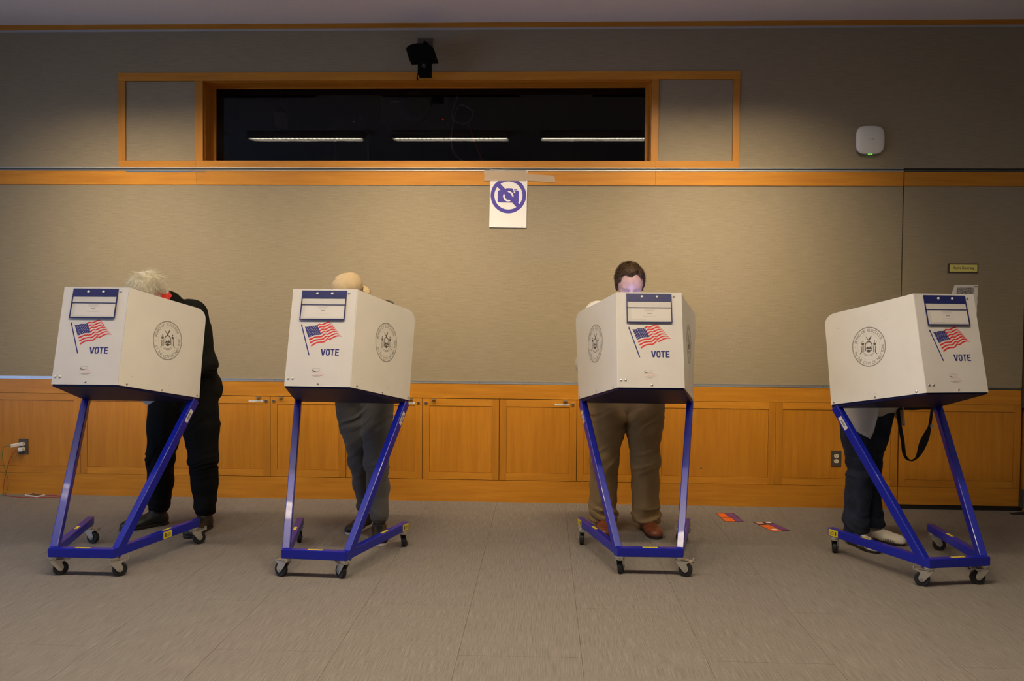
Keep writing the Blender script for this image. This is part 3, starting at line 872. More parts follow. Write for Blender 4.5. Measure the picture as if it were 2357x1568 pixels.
    lg.append([(-.021, .083), (-.014, .0795), (-.016, .0845)])
    pr('maker_logo', lg, 'ink_dark')
    mt = MB()
    for i, ch_ in enumerate('SMARTPOLL'):
        put_glyphs(mt, glyphs(ch_, 0.0085), FRONT, D, -.0385 + i * 0.0072, 0.0735)
    obj('maker_lettering', mt, 'ink_pink', fp)
    random.seed(4)
    def dashes(x0, x1, y, h):
        out = []; xx = x0
        while xx < x1:
            w_ = random.uniform(0.002, 0.005); out.append(rect(xx, min(xx + w_, x1), y, y + h)); xx += w_ + 0.0011
        return out
    pr('fine_print', dashes(-.0135, .0335, .0645, .0016), 'ink_pink')
    pr('small_print', dashes(-.0350, .0240, .0585, .0022) + dashes(-.0240, .0120, .0535, .0016), 'ink_dark')
    # edge of the clear overlay the print sits on
    pr('overlay_edge', [rect(-.127, .128, .0490, .0496), rect(.1276, .1282, .049, .36), rect(-.1276, -.127, .049, .36)], 'overlay_line')
    # --- side panels with the seal
    for s in (-1, 1):
        fr = side_frame(s)
        T, Dp, X = (0.560, 0.536), (0.6555, 0.468), (0.6555, 0.536)
        arc_ = [tuple((1 - t) ** 2 * T[k] + 2 * t * (1 - t) * X[k] + t * t * Dp[k] for k in (0, 1)) for t in [i / 12 for i in range(13)]]
        xs = [0.556 * i / 11 for i in range(12)] + [p[0] for p in arc_[:-1]] + [0.6555]
        yt = lambda x: 0.5409 - 0.0049 * x / 0.56 if x <= 0.56 else float(np.interp(x, [p[0] for p in arc_], [p[1] for p in arc_]))
        m = MB(); nr, nc = 11, len(xs); vs = []; fs = []
        for off in (0.0025, -0.0015):
            for j in range(nr):
                for x_ in xs:
                    v_ = j / (nr - 1); y_ = yt(x_) * v_ if x_ < 0.6554 else 0.468 * v_
                    xx = x_ + 0.0183 * v_ * max(0, 1 - x_ / 0.5) - 0.0373 * (y_ / 0.466) * x_ / 0.6555
                    vs.append(fr[0] + fr[1] * xx + fr[2] * y_ + fr[3] * (off + bow(xx, y_)))
        N_ = nr * nc
        for j in range(nr - 1):
            for i in range(nc - 1):
                a_ = j * nc + i; q_ = (a_, a_ + 1, a_ + nc + 1, a_ + nc)
                fs.append(q_ if s > 0 else q_[::-1]); fs.append(tuple(N_ + t for t in (q_[::-1] if s > 0 else q_)))
        rim = [i for i in range(nc)] + [j * nc + nc - 1 for j in range(1, nr)] + [(nr - 1) * nc + i for i in range(nc - 2, -1, -1)] + [j * nc for j in range(nr - 2, 0, -1)]
        for i in range(len(rim)):
            a_, b__ = rim[i], rim[(i + 1) % len(rim)]; q_ = (b__, a_, N_ + a_, N_ + b__)
            fs.append(q_ if s > 0 else q_[::-1])
        sp = obj('side_panel', m.add(vs, fs), 'panel_white_lit', b, smooth=True, sharp=35)
        g, k = seal_geometry(fr, s)
        obj('seal_print', g, 'ink_grey', sp); obj('seal_crest', k, 'ink_crest', sp)
        random.seed(11 + s)
        for i in range(6):
            x_, y_ = random.uniform(.05, .60), random.choice((random.uniform(.02, .06), random.uniform(.40, .50)))
            w_ = random.uniform(.003, .012)
            obj('scuff_mark', MB().flat([[(x_, y_), (x_ + w_, y_ + w_ * .15), (x_ + w_ * 1.1, y_ + w_ * .28), (x_ + w_ * .1, y_ + .0016)]], fr, 0.0030, bow), 'print_grey', sp)
        for x_ in (0.058, 0.328, 0.630):
            obj('bolt', MB().lathe([(0.0068, 0.0), (0.0064, 0.003), (0.0035, 0.0055)], fr[0] + fr[1] * x_ + fr[2] * 0.013 + fr[3] * 0.0025, fr[3], 12), 'steel', b, smooth=True)
    for x_, y_ in ((-.1633, .0408), (-.1385, .041), (0.0045, .0158), (0.1375, 0.517)):
        P_ = FRONT[0] + FRONT[1] * x_ + FRONT[2] * y_ + FRONT[3] * 0.004
        obj('bolt', MB().lathe([(0.0066, 0.0), (0.0062, 0.003), (0.0035, 0.0055)], P_, FRONT[3], 12), 'steel', b, smooth=True)
    # --- vinyl document pouch, buttoned to the front panel and hanging a little proud of it
    tl = math.radians(2.6)
    pe2 = FRONT[2] * math.cos(tl) + FRONT[3] * math.sin(tl)      # upper edge against the panel
    pe2 = FRONT[2] * math.cos(tl) - FRONT[3] * math.sin(tl)
    pn = np.cross(V(1, 0, 0), pe2)
    PF = (FRONT[0] + FRONT[2] * 0.5325 + FRONT[3] * 0.0045, V(1, 0, 0), pe2, pn)
    x0, x1, yb = -0.1275, 0.1255, -0.163
    pouch = obj('document_pouch', MB().prism(rect(x0, x1, -0.046, 0.0), PF, 0, 0.0022), 'vinyl_blue', b)
    for a in (rect(x0, x0 + .0055, yb, -.046), rect(x1 - .0055, x1, yb, -.046), rect(x0, x1, yb - .0055, yb), rect(x0, x1, -.0835, -.0800)):
        obj('pouch_piping', MB().prism(a, PF, 0, 0.003), 'vinyl_blue', pouch)
    obj('pouch_window', MB().flat([rect(x0 + .005, x1 - .005, yb, -.046)], PF, 0.0024), 'clear_vinyl', pouch)
    obj('pouch_back', MB().flat([rect(x0 + .005, x1 - .005, yb, -.046)], PF, 0.0002), 'sticker_white', pouch)
    obj('pouch_paper', MB().flat([rect(x0 + .026, x1 - .008, yb + .006, -.086)], PF, 0.0012), 'paper', pouch)
    pt = dashes(-.030, .030, -.0935, .0014) + dashes(-.024, .024, -.0985, .0014) + dashes(-.028, .020, -.1035, .0014) + [rect(-.012, -.001, -.1185, -.1130), rect(.0005, .011, -.1185, -.1130)] + dashes(-.034, .034, -.1320, .0013) + dashes(-.095, -.02, -.1530, .0012)
    obj('pouch_print', MB().flat(pt, PF, 0.0016), 'print_grey', pouch)
    for x_ in (-.0400, .0435):
        P_ = PF[0] + PF[1] * x_ + PF[2] * (-.0185) + PF[3] * 0.0022
        obj('snap_button', MB().lathe([(0.0075, 0.0), (0.0068, 0.0035), (0.0035, 0.0058)], P_, PF[3], 14), 'plastic_white', pouch, smooth=True)
    # --- casters
    for nm, pv in (('FL', (-.162, .024)), ('FR', (.162, .024)), ('RL', (-.328, .652)), ('RR', (.328, .652))):
        c = make_caster(b, (pv[0], pv[1], HB0), 0.0)
        c['corner'] = nm
    return b

BOOTHS = [((-2.456, -1.9457), 0.0016, {'FL': (-.119, .051), 'FR': (.222, .066), 'RR': (.369, .696), 'RL': (-.284, .642)},
           'leftmost voting booth, the one the white-haired voter leans over'),
          ((-1.2152, -1.8969), -0.0691, {'FL': (-.221, .048), 'FR': (.138, .044), 'RR': (.328, .69), 'RL': (-.345, .705)},
           'second voting booth from the left, the one with the capped voter'),
          ((0.5884, -1.7277), 0.0200, {'FL': (-.150, .064), 'FR': (.216, .009), 'RL': (-.332, .600), 'RR': (.278, .681)},
           'voting booth below the no-camera sign side, with the khaki-trousered voter'),
          ((2.2070, -1.7963), 0.2013, {'FL': (-.213, .073), 'FR': (.131, .032), 'RL': (-.298, .691), 'RR': (.378, .630)},
           'rightmost voting booth, turned outwards in front of the doorway')]
booth0 = make_booth()
booths = []
for i, (loc, rz, wheels, label) in enumerate(BOOTHS):
    b = booth0 if i == 0 else copy_tree(booth0)
    booths.append(b)
for b, (loc, rz, wheels, label) in zip(booths, BOOTHS):
    b.location = (loc[0], loc[1], 0); b.rotation_euler = (0, 0, rz)
    b['label'] = label
    for c in b.children:
        if 'corner' in c:
            w = wheels[c['corner']]
            c.rotation_euler = (0, 0, math.atan2(w[1] - c.location.y, w[0] - c.location.x))
            del c['corner']
# on the first booth the warning sticker sits half way along the right arm
for ch_ in booths[0].children:
    if ch_.name.startswith('base_arm') and ch_.data.vertices[0].co.x > 0:
        for g_ in ch_.children:
            if g_.name.startswith(('warning_sticker', 'sticker_print')):
                d = V(BB - BA, BD, 0); d /= np.linalg.norm(d)
                g_.location = tuple(-d * 0.245)

# assumed, unseen LED reading lamp clipped inside the third booth (it lights the voter's forehead and the wall above)
def booth_pt(i, q):
    (bx, by), th = BOOTHS[i][0], BOOTHS[i][1]
    c, s = math.cos(th), math.sin(th)
    return V(bx + c * q[0] - s * q[1], by + s * q[0] + c * q[1], q[2])
lp = booth_pt(2, (0.0, 0.150, 1.300))
lamp = thing('assumed_led_reading_lamp', 'assumed small LED reading lamp, unseen, inside the booth of the khaki-trousered voter', 'lamp', tuple(lp), BOOTHS[2][1])
obj('lamp_housing', MB().box(-0.08, 0.08, -0.012, 0.004, -0.012, 0.012), 'black_plastic', lamp, bevel=0.003)
obj('lamp_diffuser', MB().box(-0.074, 0.074, 0.004, 0.007, -0.008, 0.008), 'plastic_white', lamp)
ll = area_light('assumed_led_light', (0, 0.012, 0.0), (math.radians(90 + 22), 0, 0), 0.14, 0.02, 1.8, (0.35, 0.42, 1.0), 150)
ll.parent = lamp

# ------------------------------------------------------------------ things on the wall
WALLF = lambda x, z, y=0.0: frame_at((x, y, z), (1, 0, 0), (0, 0, 1), (0, -1, 0))

# no-camera poster with masking tape
ps = thing('no_camera_poster', 'white poster with a violet no-camera symbol taped to the wood rail', 'poster', (-0.279, -0.0085, 2.2995))
tilt = math.radians(-0.75)
ce, se = math.cos(tilt), math.sin(tilt)
PFm = frame_at((0, 0, 0), (ce, 0, se), (-se, 0, ce), (0, -1, 0))
obj('sheet', MB().prism(rect(-0.1397, 0.1397, -0.2159, 0.2159), PFm, 0, 0.0006), 'paper', ps)
pm = lambda px, py: ((px - 795) / 2.64 * 0.001, 0.2159 - (py - 190) / 2.66 * 0.001)
cx, cy = pm(795, 700)
sym = MB().flat(ring(0.1055, 0.1335, 56, cx, cy), PFm, 0.0009)
t = math.radians(-45.5); hw = 0.0165
c_, s_ = math.cos(t), math.sin(t)
sym.flat([[(cx + c_ * a - s_ * b_, cy + s_ * a + c_ * b_) for a, b_ in ((-0.112, -hw), (0.112, -hw), (0.112, hw), (-0.112, hw))]], PFm, 0.0012)
obj('ban_symbol', sym, 'sign_violet', ps)
x0, z1 = pm(583, 600); x1, z0 = pm(1003, 843)
bx0, bz1 = pm(733, 557); bx1, _ = pm(885, 600)
body = rrect(x0, x1, z0, z1, 0.012)
cm = MB().flat([body, [(bx0, z1 - .001), (bx1, z1 - .001), (bx1, bz1 - .008), (bx1 - .008, bz1), (bx0 + .008, bz1), (bx0, bz1 - .008)]], PFm, 0.0009)
sx0, sz1 = pm(905, 577); sx1, sz0 = pm(968, 592)
cm.flat([rect(sx0, sx1, sz0, sz1)], PFm, 0.0009)
obj('camera_symbol', cm, 'sign_violet', ps)
lx, lz = pm(793, 717); fx, fz = pm(915, 633)
wh = MB().flat(ring(0.0265, 0.0395, 40, lx, lz), PFm, 0.00105).flat([disc(0.0065, 14, fx, fz)], PFm, 0.00105)
obj('lens_ring', wh, 'paper', ps)
ex, ez = pm(1075, 275)
obj('corner_emblem', MB().flat([disc(0.009, 16, ex, ez + .006, .005)], PFm, 0.0009), 'ink_red', ps)
obj('corner_caption', MB().flat([rect(ex - .008, ex + .008, ez - .012, ez - .007), rect(0.105, 0.112, -.209, -.203)], PFm, 0.0009), 'print_grey', ps)
# tape strips
random.seed(3)
def torn(xa, xb, za, zb, lean=0.0):
    n = 7; out = []
    for i in range(n + 1):
        out.append((xa + random.uniform(-.004, .004), za + (zb - za) * i / n))
    out2 = []
    for i in range(n + 1):
        out2.append((xb + random.uniform(-.005, .005), zb + lean - (zb - za) * i / n))
    return (out + out2)[::-1]
tp = thing('masking_tape', 'wrinkled beige masking tape across the top of the no-camera poster', 'tape', (-0.2, -0.0095, 2.45))
obj('tape_strip', MB().prism(torn(-0.262, 0.058, -0.018, 0.062), WALLF(0, 0), 0, 0.0005), 'tape_beige', tp)
obj('tape_strip', MB().prism(torn(-0.215, 0.268, 0.000, 0.050, -0.028), WALLF(0, 0, -0.0008), 0, 0.0005), 'tape_beige', tp)
bt = obj('tape_strip', MB().prism([(-0.31, -.006), (-.28, -.011), (-.1, -.009), (0.0, -.012), (.2, -.010), (.31, -.013), (.315, -.006), (.1, -.001), (-.31, -.001)], frame_at((0, 0, 0), (1, 0, 0), (0, 0, 1), (0, -1, 0)), 0, 0.001), 'tape_blue', None, loc=(-2.905, -0.0065, 2.506))
tag(bt, 'thin torn strip of blue-grey tape under the metal channel at the left', 'tape')

# wireless access point
ap = thing('wireless_access_point', 'white rounded-square wireless access point on the upper wall', 'access point', (2.380, 0.0, 2.731))
def squircle(r, e=3.6, n=48, dz=0.0):
    out = []
    for i in range(n):
        a = 2 * math.pi * i / n; c, s = math.cos(a), math.sin(a)
        out.append((r * math.copysign(abs(c) ** (2 / e), c), dz + r * math.copysign(abs(s) ** (2 / e), s)))
    return out
def loft(rings_, cap=True):
    mb = MB(); n = len(rings_[0]); vs = [p for r in rings_ for p in r]; fs = []
    for j in range(len(rings_) - 1):
        for i in range(n):
            i2 = (i + 1) % n
            fs.append((j * n + i, j * n + i2, (j + 1) * n + i2, (j + 1) * n + i))
    if cap:
        fs.append(tuple(range(n))[::-1]); fs.append(tuple((len(rings_) - 1) * n + i for i in range(n)))
    return mb.add(vs, fs)
lay = [(0.085, -0.001), (0.090, -0.018), (0.101, -0.026), (0.104, -0.034), (0.102, -0.041), (0.094, -0.046), (0.06, -0.048)]
obj('cover', loft([[(p[0], y_, p[1]) for p in squircle(r_)] for r_, y_ in lay]), 'plastic_white', ap, smooth=True, sharp=50)
mk = MB().flat([rect(-.012, -.004, .004, .007), rect(.006, .012, .002, .008), rect(.013, .018, .002, .008), rect(.019, .024, .002, .008), disc(.003, 8, .008, -.008)], WALLF(0, 0), 0.0484)
obj('maker_print', mk, 'print_grey', ap)
for xx in (-0.014, 0.004):
    obj('status_light', MB().box(xx, xx + 0.013, -0.040, -0.030, -0.1045, -0.1005), 'led_green', ap)

# door sign and taped map
sg = thing('door_sign', 'small yellow Active Doorway sign in a dark holder', 'sign', (3.0865, 0.0, 1.796))
obj('holder', MB().box(-0.1115, 0.1085, -0.006, 0.0, -0.034, 0.036), 'plate_brown', sg)
obj('sign_plate', MB().box(-0.0985, 0.0995, -0.009, -0.006, -0.0255, 0.027), 'sign_yellow', sg)
mt = MB(); put_glyphs(mt, glyphs('Active Doorway', 0.027, 0.012), WALLF(-0.076, -0.006), 0.0094, width=0.154)
obj('lettering', mt, 'black_plastic', sg)
mp = thing('taped_map_sheet', 'creased white sheet with a grey printed map on the door', 'paper', (3.09, -0.001, 1.55))
right = [(0.110, 0.125), (0.107, 0.08), (0.109, 0.06), (0.104, 0.03), (0.107, 0.0), (0.103, -0.03), (0.105, -0.07), (0.100, -0.11), (0.104, -0.16)]
sheet = [(-0.10, -0.16), (-0.085, 0.05), (-0.062, 0.122)] + right
obj('sheet', MB().prism(sheet[::-1], WALLF(0, 0), 0.0005, 0.0015), 'paper', mp)
obj('map_area', MB().flat([[(-0.070, -0.10), (0.072, -0.10), (0.076, 0.106), (-0.042, 0.104)]], WALLF(0, 0), 0.0019), 'map_print', mp)
obj('black_mark', MB().flat([rect(0.083, 0.104, 0.108, 0.115)], WALLF(0, 0), 0.0019), 'ink_dark', mp)

# outlets
def outlet(x, z, label, empty=True):
    o = thing('power_outlet', label, 'outlet', (x, -0.001, z))
    obj('plate', MB().prism(rrect(-0.0375, 0.0375, -0.0595, 0.0595, 0.004), WALLF(0, 0), 0, 0.006), 'plate_brown' if empty else 'plate_brown', o, bevel=0.0015)
    for zz in (-0.0195, 0.0195):
        pl = []
        for i in range(24):
            a = 2 * math.pi * i / 24
            pl.append((0.0175 * math.cos(a), zz + max(-0.0135, min(0.0135, 0.0175 * math.sin(a)))))
        r_ = obj('receptacle', MB().prism(pl, WALLF(0, 0), 0.006, 0.0072), 'plate_ivory', o)
        obj('slots', MB().flat([rect(-.0075, -.0055, zz - .001, zz + .007), rect(.005, .007, zz, zz + .007), disc(.0025, 8, 0, zz - .007)], WALLF(0, 0), 0.0076), 'ink_dark', r_)
    obj('screw', MB().lathe([(0.003, 0), (0.003, 0.001)], (0, -0.006, 0.0), (0, -1, 0), 8), 'steel', o)
    return o
outlet(2.190, 0.372, 'brown plate power outlet with ivory sockets beside the jeans-wearing voter')
outlet(-4.038, 0.372, 'brown plate power outlet with two chargers at the far left', False)

# chargers, cables and phone at the far left
def cable(name, pts, r, mat, label):
    o = obj(name, MB().tube(smooth_curve(pts, 60), r, 7), mat, None, smooth=True)
    return tag(o, label, 'cable')
c1 = thing('usb_charger', 'white stick-shaped charger in the upper socket of the left outlet', 'charger', (-4.045, -0.009, 0.3915))
obj('charger_body', MB().bar((0.0, -0.012, 0.002), (-0.052, -0.060, -0.008), (0, 0, 1), 0.026, 0.020), 'plastic_white', c1, bevel=0.004)
obj('plug_face', MB().box(-0.014, 0.016, -0.020, 0.0, -0.013, 0.014), 'plastic_white', c1, bevel=0.003)
c2 = thing('cube_charger', 'white cube charger in the lower socket of the left outlet', 'charger', (-4.042, -0.009, 0.3525))
obj('charger_body', MB().box(-0.018, 0.014, -0.034, 0.0, -0.015, 0.014), 'plastic_white', c2, bevel=0.004)
cable('green_cable', [(-4.10, -0.070, 0.383), (-4.150, -0.075, 0.372), (-4.165, -0.060, 0.26), (-4.135, -0.050, 0.13), (-4.13, -0.06, 0.05), (-4.145, -0.09, 0.012), (-4.20, -0.16, 0.004), (-4.30, -0.20, 0.003)], 0.0022, 'cable_green', 'thin green charging cable hanging from the left outlet')
cable('red_cable', [(-4.065, -0.045, 0.345), (-4.10, -0.050, 0.31), (-4.145, -0.045, 0.20), (-4.170, -0.045, 0.08), (-4.160, -0.06, 0.012), (-4.08, -0.10, 0.004), (-3.93, -0.13, 0.003), (-3.80, -0.115, 0.003), (-3.70, -0.09, 0.003), (-3.74, -0.05, 0.003), (-3.838, -0.045, 0.006)], 0.0022, 'cable_red', 'thin red charging cable looping along the baseboard to the phone')
ph = thing('phone', 'white-cased phone lying on the carpet by the baseboard', 'phone', (-3.918, -0.055, 0.0), math.radians(-22))
obj('case', MB().prism(rrect(-0.036, 0.036, -0.072, 0.072, 0.009), frame_at((0, 0, 0), (0, 1, 0), (-1, 0, 0), (0, 0, 1)), 0.0, 0.009), 'plastic_white', ph, bevel=0.002)
obj('screen', MB().flat([rrect(-0.030, 0.030, -0.062, 0.062, 0.004)], frame_at((0, 0, 0), (0, 1, 0), (-1, 0, 0), (0, 0, 1)), 0.0094), 'screen_black', ph)

# flyers on the floor
def flyer(name, label, c, ang, blocks):
    f = thing(name, label, 'flyer', (c[0], c[1], 0.0), ang)
    fr = frame_at((0, 0, 0), (1, 0, 0), (0, 1, 0), (0, 0, 1))
    obj('card', MB().prism(rect(-0.066, 0.066, -0.125, 0.125), fr, 0.0003, 0.0011), 'purple_dark', f)
    for nm, a, mat in blocks:
        obj(nm, MB().flat([a] if not isinstance(a[0][0], tuple) else a, fr, 0.0018 if nm == 'white_spot' else 0.0014), mat, f)
    return f
flyer('flyer', 'orange and purple flyer on the carpet nearer the khaki-trousered voter', (1.326, -0.355), math.radians(3), [
    ('orange_block', rect(-.062, -.004, -.004, .112), 'orange'), ('orange_block', rect(-.062, .010, -.120, -.012), 'orange'), ('purple_block', rect(.002, .060, -.002, .118), 'purple'), ('purple_block', rect(.014, .060, -.118, -.010), 'purple')])
flyer('flyer', 'orange and purple flyer with a white spot, nearer the rightmost booth', (1.555, -0.592), math.radians(16), [
    ('orange_block', rect(-.064, .006, -.122, .042), 'orange'), ('purple_block', rect(.010, .062, -.110, .066), 'purple'), ('photo_block', rect(-.054, -.006, .076, .116), 'skin'), ('photo_block', rect(.018, .058, .084, .120), 'paper'), ('white_spot', disc(.022, 16, -.026, -.085), 'paper')])
# dark rubber door stop by the jamb
ds = thing('door_stop', 'black rubber wedge on the carpet beside the door jamb', 'door stop', (3.52, -0.10, 0))
obj('wedge', MB().prism([(-0.10, 0), (0.10, 0), (0.10, 0.022), (-0.10, 0.003)], frame_at((0, 0, 0), (1, 0, 0), (0, 0, 1), (0, -1, 0)), -0.025, 0.025), 'rubber', ds)

# ceiling dome camera at the right edge
dm = thing('dome_camera', 'dim grey dome on the ceiling at the right edge', 'dome', (3.585, -0.16, ZC))
prof = [(0.075, 0.0), (0.075, -0.02), (0.068, -0.05), (0.05, -0.078), (0.02, -0.092)]
obj('shell', MB().lathe([(r_, h_) for r_, h_ in prof], (0, 0, 0), (0, 0, 1), 24), 'plastic_white', dm, smooth=True, sharp=60)

# wall-mounted camera arm over the window
cm = thing('wall_camera', 'black hooded wall camera on a grey plate above the dark window', 'camera', (-0.914, 0.0, 3.445))
obj('wall_plate', MB().box(-0.059, 0.057, -0.008, 0.0, -0.055, 0.056), 'plate_brown', cm, bevel=0.002)
obj('arm', MB().tube([(0.010, -0.008, 0.010), (0.006, -0.06, 0.0), (-0.012, -0.10, -0.05), (-0.014, -0.13, -0.09)], 0.015, 12), 'black_matte', cm, smooth=True)
hood = []
for k in range(13):
    a = math.pi * k / 12
    hood.append((-0.012 - 0.100 * math.cos(a) + 0.006, -0.100 + 0.042 * math.sin(a)))
out = hood + [(0.115, -0.165), (-0.085, -0.172)]
obj('hood', MB().prism(out[::-1], WALLF(0, 0, -0.10), 0.0, 0.13), 'black_matte', cm)
obj('camera_body', MB().box(-0.024, 0.068, -0.21, -0.12, -0.276, -0.150), 'black_matte', cm, bevel=0.004)
obj('lens', MB().lathe([(0.016, 0), (0.016, 0.006)], (0.022, -0.21, -0.215), (0, -1, 0), 18), 'screen_black', cm)
obj('indicator', MB().lathe([(0.004, 0), (0.004, 0.002)], (0.022, -0.216, -0.208), (0, -1, 0), 10), 'ink_red', cm)
obj('dangling_lead', MB().tube([(-0.026, -0.16, -0.24), (-0.034, -0.16, -0.27), (-0.034, -0.16, -0.29), (-0.030, -0.16, -0.305)], [0.003, 0.003, 0.006, 0.004], 8), 'black_matte', cm, smooth=True)

# ---- equipment in the dark control room
pj = thing('projector', 'dark projector with a big round lens behind the window', 'projector', (-1.124, 0.85, 3.07))
obj('body', MB().box(-0.285, 0.285, -0.05, 0.40, 0.0, 0.225), 'plate_brown', pj, bevel=0.012)
obj('lens_ring', MB().lathe([(0.120, 0.0), (0.132, 0.012), (0.132, 0.020), (0.118, 0.026)], (0.0, -0.05, 0.125), (0, -1, 0), 40), 'aluminium_dark', pj, smooth=True, sharp=30)
obj('lens', MB().lathe([(0.082, 0.02), (0.082, 0.05), (0.060, 0.045)], (0.0, -0.05, 0.125), (0, -1, 0), 32), 'screen_black', pj, smooth=True, sharp=30)
obj('ceiling_mount', MB().tube([(0.0, 0.17, 0.22), (0.0, 0.17, 0.930)], 0.02, 10), 'black_matte', pj)
obj('power_light', MB().lathe([(0.005, 0), (0.005, 0.003)], (0.245, -0.05, 0.018), (0, -1, 0), 10), 'led_red', pj)
obj('vent_badge', MB().box(-0.20, -0.13, -0.053, -0.05, 0.16, 0.18), 'ink_grey', pj)
bx = thing('stage_light', 'dim boxy stage light hanging in the control room left of the projector', 'stage light', (-2.29, 0.85, 3.05))
obj('housing', MB().box(-0.045, 0.045, -0.05, 0.05, -0.02, 0.10), 'print_grey', bx, bevel=0.006)
obj('hanger', MB().tube([(-0.055, 0, 0.05), (-0.055, 0, 0.14), (0.0, 0, 0.17), (0.055, 0, 0.14), (0.055, 0, 0.05)], 0.006, 8), 'black_plastic', bx)
obj('clamp', MB().tube([(0.0, 0, 0.17), (0.0, 0, 0.95)], 0.010, 8), 'black_plastic', bx)
nd = thing('rack_unit', 'small black rack unit with a green light in the control room', 'rack unit', (-1.75, 0.95, 3.05))
obj('chassis', MB().box(-0.12, 0.12, 0, 0.25, 0.0, 0.12), 'black_plastic', nd, bevel=0.004)
obj('status_light', MB().box(0.070, 0.074, -0.003, 0.0, 0.055, 0.059), 'led_green', nd)
obj('shelf', MB().box(-0.16, 0.16, -0.02, 0.28, -0.02, 0.0).box(-0.155, -0.14, 0.2, 0.22, -1.45, -0.02).box(0.14, 0.155, 0.2, 0.22, -1.45, -0.02), 'black_plastic', nd)
cable('control_room_cable', [(-0.75, 0.8, 3.30), (-0.80, 0.78, 3.10), (-0.68, 0.78, 3.05), (-0.62, 0.78, 3.14), (-0.74, 0.78, 3.20), (-0.80, 0.78, 2.98), (-0.78, 0.78, 2.80), (-0.66, 0.78, 2.70), (-0.60, 0.78, 2.60), (-0.6, 0.8, 1.602)], 0.005, 'ink_grey', 'grey cable coil hanging right of the projector')
cable('control_room_cable', [(-0.66, 0.8, 3.05), (-0.60, 0.8, 2.88), (-0.53, 0.8, 2.70), (-0.49, 0.8, 2.50), (-0.49, 0.8, 1.602)], 0.005, 'cable_red', 'dark red cable running down behind the window')
rk = thing('equipment_rack', 'grey equipment rack with patch cables at the right of the control room', 'rack', (0.36, 0.75, 1.60))
obj('cabinet_body', MB().box(-0.48, 0.50, 0.0, 0.5, 0.0, 1.13), 'aluminium_dark', rk, bevel=0.006)
obj('upright', MB().box(0.10, 0.125, -0.012, 0.0, 0.2, 1.12), 'print_grey', rk)
obj('label_plate', MB().box(0.205, 0.270, -0.004, 0.0, 1.075, 1.100), 'sticker_white', rk)
obj('module', MB().box(-0.44, -0.30, -0.06, 0.0, 0.92, 1.06), 'print_grey', rk, bevel=0.004)
for k, (xx, zz) in enumerate(((0.36, 1.08), (0.39, 1.04), (0.41, 1.00))):
    obj('patch_cable', MB().tube(smooth_curve([(xx - .06, -0.02, zz - .02), (xx, -0.05, zz + 0.02), (xx + .04, -0.04, zz - .03), (xx + .03, -0.02, zz - .12)], 18), 0.004, 6), ('ink_grey', 'sign_yellow', 'sticker_white')[k], rk, smooth=True)

# ------------------------------------------------------------------ people
def _hash(i, j, k):
    n = (i * 73856093) ^ (j * 19349663) ^ (k * 83492791)
    n = (n ^ (n >> 13)) * 1274126177
    return ((n ^ (n >> 16)) & 0xffff) / 65535.0
def vnoise(P):
    P = np.asarray(P, float); I = np.floor(P).astype(np.int64); F = P - I; F = F * F * (3 - 2 * F)
    r = 0.0
    for a in (0, 1):
        for b in (0, 1):
            for c in (0, 1):
                w = (F[:, 0] if a else 1 - F[:, 0]) * (F[:, 1] if b else 1 - F[:, 1]) * (F[:, 2] if c else 1 - F[:, 2])
                r = r + w * _hash(I[:, 0] + a, I[:, 1] + b, I[:, 2] + c)
    return r * 2 - 1

